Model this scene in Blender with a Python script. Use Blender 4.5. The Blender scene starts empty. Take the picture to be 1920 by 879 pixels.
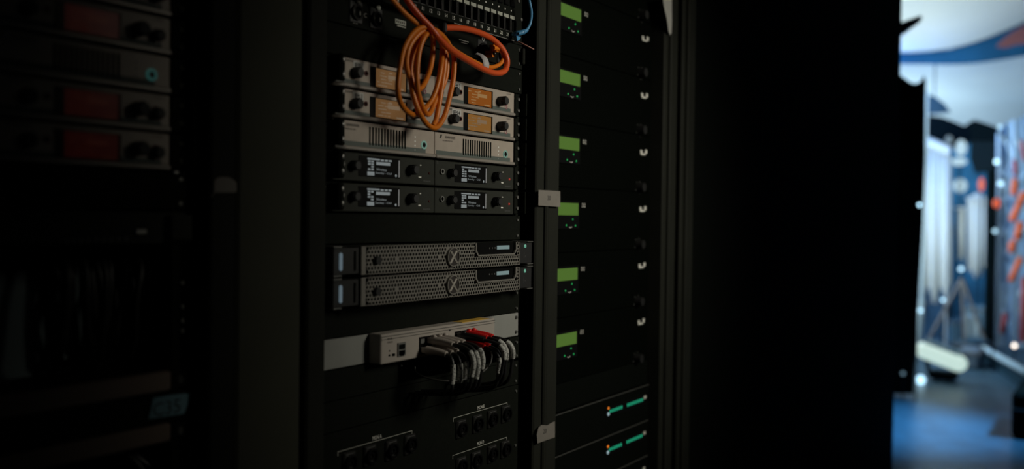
import bpy, math, random
from mathutils import Vector, Matrix
random.seed(7)
S = bpy.context.scene
COL = S.collection
PI = math.pi
# ------------------------------------------------------------------ camera
FPX = 1703.3
YAW, PIT, ROL = 0.5955, 0.0188, 0.0121
CAM = Vector((0.0, -0.9273, 1.25))
fw = Vector((math.cos(YAW)*math.cos(PIT), math.sin(YAW)*math.cos(PIT), -math.sin(PIT)))
r0 = fw.cross(Vector((0, 0, 1))).normalized(); u0 = r0.cross(fw)
rr = r0*math.cos(ROL) + u0*math.sin(ROL); uu = rr.cross(fw)
cd = bpy.data.cameras.new('camera'); cam = bpy.data.objects.new('camera', cd); COL.objects.link(cam)
cd.sensor_width = 36; cd.lens = FPX/1920*36; cd.clip_start = .02; cd.clip_end = 200
cam.matrix_world = Matrix(((rr.x, uu.x, -fw.x, CAM.x), (rr.y, uu.y, -fw.y, CAM.y), (rr.z, uu.z, -fw.z, CAM.z), (0, 0, 0, 1)))
cd.dof.use_dof = True; cd.dof.focus_distance = 1.55; cd.dof.aperture_fstop = 1.9
S.camera = cam
# ------------------------------------------------------------------ light and exposure
S.view_settings.view_transform = 'Standard'; S.view_settings.look = 'None'
S.view_settings.exposure = 0; S.view_settings.gamma = 1; S.view_settings.use_curve_mapping = False
w = bpy.data.worlds.new('world'); S.world = w; w.use_nodes = True
w.node_tree.nodes['Background'].inputs[0].default_value = (.30, .36, .34, 1)
w.node_tree.nodes['Background'].inputs[1].default_value = .004

def aim(o, tgt):
    d = Vector(tgt) - o.location
    o.rotation_euler = d.to_track_quat('-Z', 'Y').to_euler()

def spot(name, loc, tgt, power, color, ang, blend, rad):
    l = bpy.data.lights.new(name, 'SPOT'); l.energy = power; l.color = color
    l.spot_size = math.radians(ang); l.spot_blend = blend; l.shadow_soft_size = rad
    o = bpy.data.objects.new(name, l); COL.objects.link(o); o.location = loc; aim(o, tgt); return o

def area(name, loc, tgt, power, color, sx, sy):
    l = bpy.data.lights.new(name, 'AREA'); l.energy = power; l.color = color
    l.shape = 'RECTANGLE'; l.size = sx; l.size_y = sy
    o = bpy.data.objects.new(name, l); COL.objects.link(o); o.location = loc; aim(o, tgt); return o

spot('added_rack_spot', (1.72, -1.6, 1.85), (1.66, 0, 1.27), 82, (1, .95, .80), 59, 1, .28)  # added spot; its soft cone edge lets the left side fall dark
area('added_left_fill', (.5, -2.6, 2.3), (.9, 0, 1.2), .12, (.95, 1, .93), .8, .4)  # added faint fill to lift the left side
# added unseen washes for the stage, behind the dark wall or out of frame
area('added_curtain_wash', (8.0, 1.3, 1.7), (10.2, -.2, 1.3), 52, (.70, .86, .88), .8, 1.2)
area('added_near_canopy_wash', (7.6, 1.6, 1.6), (8.4, .2, 3.4), 22, (.62, .82, .93), 1.2, .8)
area('added_far_canopy_wash', (11.6, 2.1, 1.6), (12.2, .2, 3.0), 46, (.58, .84, 1), 1.2, .8)
spot('added_floor_wash', (6.3, -1.7, 2.9), (5.95, .36, 0), 1350, (.16, .55, 1), 33, 1, .2)
area('added_blue_fill', (9.3, 1.6, 2.4), (11.5, -.3, 1.2), 26, (.03, .30, 1), 1, 1)

# ------------------------------------------------------------------ pixel -> plane measuring helpers
def ray(px, py): return fw*FPX + rr*(px-960) - uu*(py-439.5)
def P(px, py, y=0.0):
    d = ray(px, py); return CAM + d*((y-CAM.y)/d.y)
def Q(px, py, x):
    d = ray(px, py); return CAM + d*((x-CAM.x)/d.x)
def XP(px, y=0.0, py=270): return P(px, py, y).x
U = .04445
def ROW(n): return 1.25 + .2256 - n*U

# ------------------------------------------------------------------ materials
MATS = {}
def mat(name, c, rough=.5, metal=0, emit=None, es=1, noise=0, nscale=40, bump=0, spec=.5):
    if name in MATS: return MATS[name]
    m = bpy.data.materials.new(name); m.use_nodes = True; nt = m.node_tree; b = nt.nodes['Principled BSDF']
    b.inputs['Base Color'].default_value = (*c, 1); b.inputs['Roughness'].default_value = rough
    b.inputs['Metallic'].default_value = metal; b.inputs['Specular IOR Level'].default_value = spec
    if emit:
        b.inputs['Emission Color'].default_value = (*emit, 1); b.inputs['Emission Strength'].default_value = es
    if noise or bump:
        tc = nt.nodes.new('ShaderNodeTexCoord'); n = nt.nodes.new('ShaderNodeTexNoise')
        n.inputs['Scale'].default_value = nscale; n.inputs['Detail'].default_value = 5
        nt.links.new(tc.outputs['Object'], n.inputs['Vector'])
        if noise:
            cr = nt.nodes.new('ShaderNodeValToRGB')
            cr.color_ramp.elements[0].position = .3; cr.color_ramp.elements[1].position = .7
            cr.color_ramp.elements[0].color = (*[v*(1-noise) for v in c], 1)
            cr.color_ramp.elements[1].color = (*[min(1, v*(1+noise)) for v in c], 1)
            nt.links.new(n.outputs['Fac'], cr.inputs[0]); nt.links.new(cr.outputs[0], b.inputs['Base Color'])
        if bump:
            bp = nt.nodes.new('ShaderNodeBump'); bp.inputs['Strength'].default_value = bump; bp.inputs['Distance'].default_value = .001
            nt.links.new(n.outputs['Fac'], bp.inputs['Height']); nt.links.new(bp.outputs[0], b.inputs['Normal'])
    MATS[name] = m; return m

M = dict(
 black=mat('black_powder_coat', (.0075, .0088, .0068), .7, noise=.15, nscale=300, bump=.15, spec=.05),
 dimblack=mat('dim_black_coat', (.003, .004, .003), .7, spec=.04),
 pale_strip=mat('pale_strip', (.36, .355, .33), .6),
 deep=mat('deep_black', (.003, .004, .003), .8, spec=.06),
 frame=mat('rack_frame_paint', (.017, .018, .0145), .6, spec=.08, noise=.12, nscale=8, bump=.1),
 side=mat('rack_side_paint', (.056, .058, .044), .6, spec=.08, noise=.10, nscale=6),
 beige=mat('warm_grey_anodised', (.40, .345, .295), .42, .1, noise=.05, nscale=60),
 lip=mat('warm_grey_lip', (.33, .30, .27), .35, .3),
 strip=mat('green_grey_band', (.085, .105, .095), .5),
 darkface=mat('charcoal_face', (.026, .028, .023), .6, spec=.15, noise=.08, nscale=90),
 knob=mat('knob_rubber', (.010, .010, .010), .5),
 glossy=mat('glossy_black', (.005, .005, .005), .3, spec=.25),
 steel=mat('steel', (.42, .42, .40), .35, .8),
 dullsteel=mat('dull_steel', (.20, .20, .19), .45, .6),
 bezel=mat('perforated_steel', (.20, .19, .17), .45, .2, noise=.08, nscale=120),
 orange_led=mat('orange_screen', (.05, .02, .0), .3, emit=(.165, .044, .005), es=1),
 orange_text=mat('orange_screen_text', (.1, .05, .02), .3, emit=(.20, .115, .045), es=1),
 painted_glare_led=mat('orange_screen_painted_glare', (.05, .02, .0), .3, emit=(.120, .060, .022), es=.9),  # haze of glass reflection mixed into the screen's own glow colour
 painted_glare_text=mat('orange_text_painted_glare', (.1, .05, .02), .3, emit=(.130, .095, .060), es=.95),
 red_led=mat('red_screen', (.05, .0, .0), .3, emit=(.5, .02, .012), es=.010),
 red_text=mat('red_screen_text', (.05, .01, .0), .3, emit=(.6, .09, .05), es=.013),
 white_text=mat('white_screen_text', (.1, .1, .1), .3, emit=(.72, .82, .84), es=.19),
 green_lcd=mat('green_lcd', (.03, .05, .01), .3, emit=(.24, .50, .085), es=.22),
 green_led=mat('green_led', (0, .02, 0), .3, emit=(.01, .4, .09), es=.7),
 teal_led=mat('teal_led', (0, .02, .02), .3, emit=(.22, .60, .42), es=.5),
 teal_dim=mat('teal_ring_dim', (.0, .01, .01), .3, emit=(.02, .10, .09), es=.35),
 pale_led=mat('pale_led', (.02, .05, .05), .3, emit=(.45, .62, .68), es=.6),
 red_dot=mat('red_dot', (.02, 0, 0), .3, emit=(.7, .03, .02), es=.5),
 red_dim=mat('red_dot_dim', (.06, .008, .006), .3),
 amber=mat('amber_led', (.02, .01, 0), .3, emit=(1, .25, .02), es=.9),
 blue_led=mat('cool_light_strip', (.02, .02, .05), .3, emit=(.28, .38, .44), es=.30),
 lcd_pale=mat('pale_lcd', (.02, .05, .05), .3, emit=(.30, .40, .40), es=.48),
 print_dark=mat('dark_print', (.03, .025, .02), .6),
 print_light=mat('light_print', (.70, .69, .64), .6),
 print_dim=mat('dim_print', (.10, .10, .10), .6),
 tape=mat('white_tape', (.175, .16, .142), .7, noise=.06, nscale=50),
 sticker=mat('label_tape', (.50, .50, .48), .5),
 ink=mat('ink', (.02, .02, .02), .6),
 orange=mat('orange_cable', (.75, .20, .012), .38, noise=.05, nscale=25),
 redor=mat('red_orange_cable', (.72, .10, .02), .38, noise=.05, nscale=25),
 bluecab=mat('blue_cable', (.07, .27, .50), .4),
 blkcab=mat('black_cable', (.012, .012, .012), .4),
 greycab=mat('dark_grey_cable', (.07, .07, .065), .4),
 white=mat('switch_paint', (.36, .325, .29), .5, noise=.03, nscale=30),
 panelgrey=mat('light_grey_panel', (.25, .255, .24), .5, noise=.05, nscale=20),
 plug=mat('grey_boot', (.42, .37, .33), .5),
 redplug=mat('red_boot', (.72, .018, .016), .4),
 sleeve=None,
 yellow=mat('yellow_mark', (.60, .36, .05), .6),
 tag=mat('paper_tag', (.38, .39, .34), .7),
)
def sleeve_mat():
    m = mat('printed_sleeve', (.5, .5, .48), .6); nt = m.node_tree; b = nt.nodes['Principled BSDF']
    tc = nt.nodes.new('ShaderNodeTexCoord'); v = nt.nodes.new('ShaderNodeTexNoise'); v.inputs['Scale'].default_value = 420
    v.inputs['Detail'].default_value = 1
    cr = nt.nodes.new('ShaderNodeValToRGB'); cr.color_ramp.interpolation = 'CONSTANT'
    cr.color_ramp.elements[0].color = (.06, .06, .06, 1); cr.color_ramp.elements[1].position = .42
    cr.color_ramp.elements[1].color = (.50, .50, .47, 1)
    nt.links.new(tc.outputs['Object'], v.inputs['Vector']); nt.links.new(v.outputs['Fac'], cr.inputs[0]); nt.links.new(cr.outputs[0], b.inputs['Base Color'])
    return m
M['sleeve'] = sleeve_mat()

# ------------------------------------------------------------------ mesh building
ORG = {}
class MB:
    def __init__(s): s.v = []; s.f = []; s.mi = []; s.sm = []
    def add(s, vs, fs, mi=0, smooth=False):
        b = len(s.v); s.v += [Vector(v) for v in vs]
        for f in fs: s.f.append([i+b for i in f]); s.mi.append(mi); s.sm.append(smooth)
        return s
    def box(s, x0, x1, y0, y1, z0, z1, mi=0, bev=0):
        if x0 > x1: x0, x1 = x1, x0
        if y0 > y1: y0, y1 = y1, y0
        if z0 > z1: z0, z1 = z1, z0
        b = min(bev, (x1-x0)*.45, (y1-y0)*.45, (z1-z0)*.45)
        if b <= 0:
            vs = [(x, y, z) for x in (x0, x1) for y in (y0, y1) for z in (z0, z1)]
            return s.add(vs, [(0, 1, 3, 2), (4, 6, 7, 5), (0, 4, 5, 1), (2, 3, 7, 6), (0, 2, 6, 4), (1, 5, 7, 3)], mi)
        vs = []; idx = {}
        for i, x in enumerate((x0, x1)):
            for j, y in enumerate((y0, y1)):
                for k, z in enumerate((z0, z1)):
                    sx = b if i == 0 else -b; sy = b if j == 0 else -b; sz = b if k == 0 else -b
                    idx[i, j, k] = len(vs); vs += [(x, y+sy, z+sz), (x+sx, y, z+sz), (x+sx, y+sy, z)]
        I = lambda i, j, k, a: idx[i, j, k]+a
        fs = []
        for i in (0, 1): fs.append([I(i, 0, 0, 0), I(i, 1, 0, 0), I(i, 1, 1, 0), I(i, 0, 1, 0)])
        for j in (0, 1): fs.append([I(0, j, 0, 1), I(1, j, 0, 1), I(1, j, 1, 1), I(0, j, 1, 1)])
        for k in (0, 1): fs.append([I(0, 0, k, 2), I(1, 0, k, 2), I(1, 1, k, 2), I(0, 1, k, 2)])
        for i in (0, 1):
            for j in (0, 1): fs.append([I(i, j, 0, 0), I(i, j, 1, 0), I(i, j, 1, 1), I(i, j, 0, 1)])
        for i in (0, 1):
            for k in (0, 1): fs.append([I(i, 0, k, 0), I(i, 1, k, 0), I(i, 1, k, 2), I(i, 0, k, 2)])
        for j in (0, 1):
            for k in (0, 1): fs.append([I(0, j, k, 1), I(1, j, k, 1), I(1, j, k, 2), I(0, j, k, 2)])
        for a in idx.values(): fs.append([a, a+1, a+2])
        return s.add(vs, fs, mi)
    def cyl(s, a, b, r, r2=None, n=16, mi=0, caps=True):
        a = Vector(a); b = Vector(b); r2 = r if r2 is None else r2
        d = (b-a).normalized(); t = Vector((0, 0, 1)) if abs(d.z) < .9 else Vector((1, 0, 0))
        p = d.cross(t).normalized(); q = d.cross(p)
        vs = []
        for c, rad in ((a, r), (b, r2)):
            for i in range(n): an = 2*PI*i/n; vs.append(c+p*math.cos(an)*rad+q*math.sin(an)*rad)
        s.add(vs, [(i, (i+1) % n, n+(i+1) % n, n+i) for i in range(n)], mi, True)
        if caps: s.add(vs[:n], [tuple(range(n))], mi); s.add(vs[n:], [tuple(range(n))], mi)
        return s
    def ring(s, c, ri, ro, y0, y1, n=20, mi=0):      # annulus facing -y
        vs = []
        for y, r in ((y1, ro), (y0, ro), (y0, ri), (y1, ri)):
            for i in range(n): an = 2*PI*i/n; vs.append((c[0]+r*math.cos(an), y, c[2]+r*math.sin(an)))
        return s.add(vs, [(k*n+i, k*n+(i+1) % n, (k+1)*n+(i+1) % n, (k+1)*n+i) for k in range(3) for i in range(n)], mi, False)
    def tube(s, pts, r, n=10, mi=0, sub=6, flat=None):
        pts = smooth(pts, sub); rs = r if callable(r) else (lambda t: r)
        prev = None; vs = []; m = len(pts)
        for k, p in enumerate(pts):
            d = (pts[min(k+1, m-1)]-pts[max(k-1, 0)]).normalized()
            if prev is None:
                t = Vector((0, 0, 1)) if abs(d.z) < .9 else Vector((1, 0, 0)); a = d.cross(t).normalized()
            else: a = (prev-d*prev.dot(d)).normalized()
            prev = a; b = d.cross(a); R = rs(k/(m-1))
            for i in range(n): an = 2*PI*i/n; vs.append(p+a*math.cos(an)*R+b*math.sin(an)*R)
        fs = [(k*n+i, k*n+(i+1) % n, (k+1)*n+(i+1) % n, (k+1)*n+i) for k in range(m-1) for i in range(n)]
        s.add(vs, fs, mi, True); s.add(vs[:n], [tuple(range(n))], mi); s.add(vs[-n:], [tuple(range(n))], mi)
        return s
    def ball(s, c, r, n=12, mi=0, sc=(1, 1, 1)):
        vs = []; h = n//2
        for j in range(h+1):
            th = PI*j/h
            for i in range(n):
                an = 2*PI*i/n; vs.append((c[0]+r*sc[0]*math.sin(th)*math.cos(an), c[1]+r*sc[1]*math.sin(th)*math.sin(an), c[2]+r*sc[2]*math.cos(th)))
        return s.add(vs, [(j*n+i, j*n+(i+1) % n, (j+1)*n+(i+1) % n, (j+1)*n+i) for j in range(h) for i in range(n)], mi, True)
    def prism(s, poly, y0, y1, mi=0):                # polygon [(x,z)] extruded along y
        n = len(poly); vs = [(x, y0, z) for x, z in poly]+[(x, y1, z) for x, z in poly]
        return s.add(vs, [tuple(range(n)), tuple(range(n, 2*n))]+[(i, (i+1) % n, n+(i+1) % n, n+i) for i in range(n)], mi)
    def build(s, name, m, parent=None, loc=None):
        if loc is None:
            if parent is not None: loc = ORG[parent.name]
            else:
                xs = [v.x for v in s.v]; ys = [v.y for v in s.v]; zs = [v.z for v in s.v]
                loc = Vector(((min(xs)+max(xs))/2, (min(ys)+max(ys))/2, min(zs)))
        loc = Vector(loc)
        me = bpy.data.meshes.new(name); me.from_pydata([v-loc for v in s.v], [], s.f)
        for x in (m if isinstance(m, (list, tuple)) else [m]): me.materials.append(x)
        for p, i, q in zip(me.polygons, s.mi, s.sm): p.material_index = i; p.use_smooth = q
        import bmesh
        bm = bmesh.new(); bm.from_mesh(me); bmesh.ops.recalc_face_normals(bm, faces=bm.faces); bm.to_mesh(me); bm.free()
        o = bpy.data.objects.new(name, me); COL.objects.link(o)
        ORG[o.name] = loc
        if parent is not None: o.parent = parent; o.location = loc-ORG[parent.name]
        else: o.location = loc
        return o

def smooth(pts, sub=6):
    pts = [Vector(p) for p in pts]
    if len(pts) < 3 or sub <= 1: return pts
    out = []
    for i in range(len(pts)-1):
        p0 = pts[max(i-1, 0)]; p1 = pts[i]; p2 = pts[i+1]; p3 = pts[min(i+2, len(pts)-1)]
        for k in range(sub):
            t = k/sub
            out.append(.5*((2*p1)+(p2-p0)*t+(2*p0-5*p1+4*p2-p3)*t*t+(3*p1-p0-3*p2+p3)*t**3))
    return out+[pts[-1]]

def tag(o, label=None, cat=None, group=None, kind=None):
    if label: o['label'] = label
    if cat: o['category'] = cat
    if group: o['group'] = group
    if kind: o['kind'] = kind
    return o
def thing(name, label, cat, loc, group=None):
    o = bpy.data.objects.new(name, None); COL.objects.link(o); o.location = loc; o.empty_display_size = .02
    ORG[o.name] = Vector(loc); return tag(o, label, cat, group)
def text(body, x, z, y, h, mt, parent, name='lettering', width=None, align='CENTER', rot=0, depth=.0003, cat=None):
    cu = bpy.data.curves.new(name, 'FONT'); cu.body = body; cu.size = 1; cu.align_x = align; cu.align_y = 'CENTER'; cu.extrude = .0; cu.resolution_u = 2
    t = bpy.data.objects.new('tmp', cu); COL.objects.link(t); bpy.context.view_layer.update()
    me = bpy.data.meshes.new_from_object(t.evaluated_get(bpy.context.evaluated_depsgraph_get()))
    bpy.data.objects.remove(t)
    xs = [v.co.x for v in me.vertices] or [0, 1]; ys = [v.co.y for v in me.vertices] or [0, 1]
    cx = (min(xs)+max(xs))/2; cy = (min(ys)+max(ys))/2; sy = h/max(1e-6, max(ys)-min(ys)); sx = (width/(max(xs)-min(xs))) if width else sy
    b = MB(); c, s_ = math.cos(rot), math.sin(rot)
    vs = []
    for v in me.vertices:
        lx = (v.co.x-cx)*sx; lz = (v.co.y-cy)*sy
        vs.append((x+lx*c-lz*s_, y-depth, z+lx*s_+lz*c))
    b.add(vs, [tuple(p.vertices) for p in me.polygons])
    bpy.data.meshes.remove(me)
    return b.build(name, mt, parent)

# ------------------------------------------------------------------ rack frames
Z0, Z1 = .04, 2.15
xL, xR = .886, 1.3927            # centre rack 19 inch opening
lxR = XP(350); lxL = lxR-.4826    # left rack opening
dyR = .0239                       # right rack face sits a little deeper
rxR = XP(1226, dyR); rxL = rxR-.4826
def rails(b, xa, xb, y, m=0):
    for x0, x1 in ((xa, xa+.016), (xb-.016, xb)):
        b.box(x0, x1, y+.004, y+.03, Z0+.02, Z1-.02)
def rack(name_label, fx0, fx1, ox0, ox1, yface, lpost, rpost, yp, grp):
    t = thing('equipment_rack', name_label, 'rack', ((fx0+fx1)/2, .4, 0), grp)
    for a, b_, *yy in lpost+rpost:
        m = MB(); y_ = yy[0] if yy else yp
        m.box(a, b_, y_, y_+.06 if not yy else .03, Z0, Z1, bev=.003)
        m.build('frame_post', M['frame'], t)
    m = MB(); rails(m, ox0, ox1, yface); m.build('mounting_rail', M['black'], t)
    m = MB(); m.box(fx0, fx1, yp+.004, .85, Z0-.04, Z0+.02); m.build('base', M['frame'], t)
    m = MB(); m.box(fx0, fx1, yp+.004, .85, Z1-.02, Z1+.03); m.build('top_cover', M['frame'], t)
    m = MB(); m.box(fx0+.002, fx1-.002, .84, .85, Z0, Z1); m.build('rear_panel', M['deep'], t)
    return t
YP = -.03
p395, p443, p450, p572, p577, p613 = [XP(p, YP, 420) for p in (394, 443, 449, 571, 577, 613)]
tL = rack('black equipment rack with red-lit receivers, at the left edge of the picture', lxL-.06, p443, lxL, lxR, 0, [(lxL-.06, lxL-.02)], [(p395, p443)], YP, None)
m = MB(); m.box(p443-.012, p443-.002, .03, .84, Z0, Z1); m.build('side_panel', M['deep'], tL)
post_a, post_b = XP(1004.5, -.012, 430), XP(1048, -.012, 430)
mid = (post_a+post_b)/2
tC = rack('black equipment rack holding the orange cable coil and perforated servers', p577, mid, xL, xR, 0, [(p577, p613, YP)], [(post_a, mid-.0006)], -.012, None)
m = MB(); m.box(p577, p577+.004, .04, .84, Z0, Z1); m.build('side_panel', M['deep'], tC)
# the wide filler between the left and the centre rack
m = MB(); m.box(p450, p572, YP+.004, YP+.03, Z0, Z1, bev=.004)
tag(m.build('filler_panel', M['side']), 'flat dark grey filler panel between the left and centre racks', 'panel')
fr0, fr1 = XP(1233, 0, 430), XP(1291, 0, 430)
tR = rack('black equipment rack of amplifiers with green displays, right of the taped post', mid+.0006, fr1, rxL, rxR, dyR, [(mid+.0006, post_b)], [(fr0, XP(1258, 0, 430)), (XP(1262, 0, 430), XP(1275, 0, 430)), (XP(1280, 0, 430), fr1)], -.012, None)
for a in (1254, 1275.5, 1286.5):
    m = MB(); x0 = XP(a, -.02, 430); m.box(x0, x0+.012, -.020, -.010, Z0, Z1, bev=.003); m.build('edge_trim', M['frame'], tR)
# a raised seam down the taped post
m = MB(); x0 = XP(1024, -.018, 430); m.box(x0, x0+.010, -.018, -.011, Z0, Z1, bev=.003); m.build('edge_trim', M['frame'], tC)
# rail perforations / captive nuts on the visible rails
def nuts(xc, y, zs, parent, r=.0026):
    for z in zs:
        m = MB(); m.cyl((xc, y, z), (xc, y-.003, z), r, n=10); m.build('cage_nut', M['dullsteel'], parent)

# ------------------------------------------------------------------ small hardware
def screw(x, z, y, parent, r=.0035, m='dullsteel'):
    b = MB(); b.cyl((x, y+.002, z), (x, y-.0022, z), r, r*.75, n=12); b.build('screw', M[m], parent)
def knob(x, z, y, parent, r=.0085, L=.016, ringm=None):
    b = MB(); b.cyl((x, y+.001, z), (x, y-L*.55, z), r, r*.97, n=24)
    for i in range(20):
        a = 2*PI*i/20; b.box(x+math.cos(a)*r-.0004, x+math.cos(a)*r+.0004, y-L*.9, y, z+math.sin(a)*r-.0004, z+math.sin(a)*r+.0004)
    b.cyl((x, y-L*.55, z), (x, y-L, z), r*.88, r*.80, n=24)
    return b.build('knob', M['knob'], parent)
def ear(x0, x1, zt, zb, y, parent, lip_side=0, sm='steel'):
    b = MB(); b.box(x0, x1, y-.003, y+.003, zb, zt, bev=.0008)
    if lip_side: b.box(x1-.003, x1, y-.018, y, zb, zt, bev=.0008)
    e = b.build('rack_ear', M['black'], parent)
    xc = (x0+x1)/2
    for z in (zb+.010, zt-.010): 
        b = MB(); b.cyl((xc, y-.002, z), (xc, y-.0055, z), .0036, .0028, n=12); b.build('screw', M[sm], e)
    return e

# half-width units; u measured on the photographed right-hand unit
XA, XC, XB = .9145, XP(814.6, 0, 200), XP(962.5)
def UR(px): return (XP(px)-XC)/(XB-XC)
GAP = .0022
def half_unit(x0, x1, zt, kind, label, num=None, scr='orange', yf=0.0, earside=None, ex=None, group=None, jack=True, tapx=(845.5, 862.5)):
    w = x1-x0; X = lambda u: x0+u*w; XU = lambda px: X(UR(px))
    zb = zt-U+GAP; h = zt-zb; Zv = lambda v: zb+v*h
    t = thing({'rx': 'wireless_transmitter_unit', 'split': 'antenna_splitter', 'dark': 'wireless_receiver_unit'}[kind], label, {'rx': 'transmitter unit', 'split': 'antenna splitter', 'dark': 'receiver unit'}[kind], (x0+w/2, yf+.1, zb), group)
    g = .0006
    dim = bool(group) and group.startswith('left')
    fm = M['darkface'] if kind == 'dark' else M['beige']
    b = MB(); b.box(x0+g, x1-g, yf+.004, yf+.20, zb+.001, zt-.001); b.build('chassis', M['black'], t)
    if kind == 'dark':
        b = MB(); b.box(x0+g, x1-g, yf-.002, yf+.006, zb, zt-.0015, bev=.001); b.build('front_panel', fm, t)
    else:
        b = MB(); b.box(x0+g, x1-g, yf-.001, yf+.006, Zv(.13), zt-.0005, bev=.0008); b.build('front_panel', fm, t)
        b = MB(); b.box(x0+g, x1-g, yf-.005, yf+.006, zb, Zv(.13), bev=.0012); b.build('bottom_lip', M['lip'], t)
        b = MB()
        if kind == 'split': b.box(x0+.004, X(.90) if x0 < XA+.01 else x1-.012, yf-.0014, yf, Zv(.14), Zv(.30))
        else:
            b.box(x0+.004, XU(869), yf-.0014, yf, Zv(.14), Zv(.27)); b.build('accent_band', M['strip'], t); b = MB()
            b.box(XU(921), x1-.012, yf-.0014, yf, Zv(.14), Zv(.29))
        b.build('accent_band', M['strip'], t)
    if kind == 'rx':
        f = MB(); xa, xb = XU(867.5), XU(921); za, zc = Zv(.16), Zv(.86)
        f.box(xa, xa+.0105*w/.212, yf-.0022, yf, za, zc); f.box(xb-.003, xb, yf-.0022, yf, za, zc); f.box(xa, xb, yf-.0022, yf, zc-.001, zc); f.box(xa, xb, yf-.0022, yf, za, za+.001)
        f.build('display_bezel', M['glossy'], t)
        b = MB(); sx0, sx1 = XU(873.3), XU(919.4); b.box(sx0, sx1, yf-.0015, yf+.002, za+.001, zc-.001)
        sc = b.build('display', {'mid': mat('amber_screen', (.05, .02, 0), .3, emit=(.165, .075, .018), es=1), 'orange': M['orange_led'], 'haze': M['painted_glare_led'], 'red': M['red_led']}[scr], t)  # 'haze' has glass glare painted into the screen colour
        tm = {'mid': M['painted_glare_text'], 'orange': M['orange_text'], 'haze': M['painted_glare_text'], 'red': M['red_text']}[scr]
        b = MB(); sw = sx1-sx0; sh = zc-za
        b.box(sx0+.42*sw, sx0+.80*sw, yf-.0019, yf-.0015, za+.52*sh, za+.72*sh)
        for k in range(5):
            zz = za+(.12+.16*k)*sh
            for j in range(random.randint(2, 4)):
                a = random.uniform(.03, .3)+.07*j
                b.box(sx0+a*sw, sx0+(a+random.uniform(.06, .16))*sw, yf-.00185, yf-.0015, zz, zz+.05*sh)
        b.box(sx0+.45*sw, sx0+.55*sw, yf-.0019, yf-.0015, za+.80*sh, za+.87*sh); b.box(sx0+.7*sw, sx0+.92*sw, yf-.0019, yf-.0015, za+.08*sh, za+.16*sh)
        b.build('readout', tm, sc)
        knob(XU(845), Zv(.52), yf-.001, t, .0074, .013)
        b = MB(); b.ring((XU(861.6), 0, Zv(.58)), .0022, .0038, yf-.002, yf); b.cyl((XU(861.6), yf, Zv(.58)), (XU(861.6), yf-.001, Zv(.58)), .0024, n=12); b.build('socket', M['red_dim'] if scr == 'orange' else M['red_dim'], t)
        knob(XU(934), Zv(.52), yf-.001, t, .0078, .017)
        b = MB()
        if scr == 'red':
            b.ring((XU(950), 0, Zv(.46)), .0062, .0088, yf-.002, yf); b.build('indicator_ring', M['red_dim'], t); knob(XU(950), Zv(.46), yf-.001, t, .006, .012)
        else: b.ring((XU(947), 0, Zv(.33)), .0024, .0034, yf-.002, yf); b.build('indicator_ring', mat('pink_ring', (.3, .1, .12), .4, emit=(.8, .3, .35), es=.06), t)
        if jack:
            b = MB(); b.ring((XU(825.5), 0, Zv(.42)), .0030, .0048, yf-.004, yf); b.build('headphone_jack', M['steel'], t)
            b = MB(); b.cyl((XU(825.5), yf-.0015, Zv(.42)), (XU(825.5), yf-.0018, Zv(.42)), .003, n=12); b.build('jack_hole', M['deep'], t)
        text('SENNHEISER', XU(840), Zv(.90), yf-.001, .0030, M['print_dark'], t, width=.026)
        text('ew 300 IEM G3', XU(952), Zv(.90), yf-.001, .0020, M['print_dark'], t, width=.014)
        if num:
            a, b_ = XU(tapx[0]), XU(tapx[1])
            b = MB(); b.box(a, b_, yf-.0016, yf-.0008, Zv(.66), Zv(.93)); lt = b.build('label_tape', M['sticker'], t)
            text('IEM '+num, (a+b_)/2, Zv(.795), yf-.0018, .0068, M['ink'], lt, width=(b_-a)*.72)
    elif kind == 'split':
        b = MB()
        for k in range(13):
            x = XU(867.8)+k*(XU(919)-XU(867.8))/12; b.box(x-.0016, x+.0016, yf-.0018, yf, Zv(.22), Zv(.86), bev=.0004)
        b.build('vent_slots', M['deep'], t)
        b = MB(); b.ring((XU(946.4), 0, Zv(.44)),   .0042, .0068, yf-.0025, yf); b.build('power_ring', M['teal_dim'] if dim else mat('teal_ring', (.05, .15, .13), .4, emit=(.25, .42, .33), es=.36), t)
        b = MB(); b.cyl((XU(946.4), yf, Zv(.44)), (XU(946.4), yf-.002, Zv(.44)), .0043, n=18); b.build('power_button', M['glossy'], t)
        for k in range(4):
            b = MB(); z = Zv(.22+.16*k); b.cyl((XU(933.7), yf, z), (XU(933.7), yf-.0014, z), .0013, n=10); b.build('indicator', M['dullsteel'] if dim else mat('indicator_white', (.5, .5, .45), .4, emit=(.8, .8, .7), es=.18), t)
        text('SENNHEISER', XU(843), Zv(.84), yf-.001, .0042, M['print_dark'], t, width=.027)
        text('ANTENNA SPLITTER', XU(838), Zv(.70), yf-.001, .0022, M['print_dark'], t, width=.026)
        b = MB(); x = XU(825); b.prism([(x-.003, Zv(.78)), (x+.001, Zv(.78)), (x+.004, Zv(.92)), (x, Zv(.92))], yf-.0015, yf-.0008); b.build('logo_mark', M['print_dark'], t)
    else:
        xa, xb = XU(851), XU(911.5)
        b = MB(); b.box(xa, xb, yf-.0028, yf-.001, Zv(.17), Zv(.88), bev=.001); d = b.build('display', M['glossy'], t)
        sx0, sx1 = XU(863.5), XU(905); za, zc = Zv(.22), Zv(.82); sw, sh = sx1-sx0, zc-za
        b = MB(); Y0, Y1 = yf-.0033, yf-.0028
        b.box(sx0, sx0+.42*sw, Y0, Y1, zc-.09*sh, zc)
        for r in range(4):
            for c in range(2):
                if random.random() < .85: b.box(sx0+.02*sw+c*.11*sw, sx0+.10*sw+c*.11*sw, Y0, Y1, zc-(.24+.15*r)*sh, zc-(.14+.15*r)*sh)
        b.box(sx0, sx0+.23*sw, Y0, Y1, za, za+.22*sh)
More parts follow.
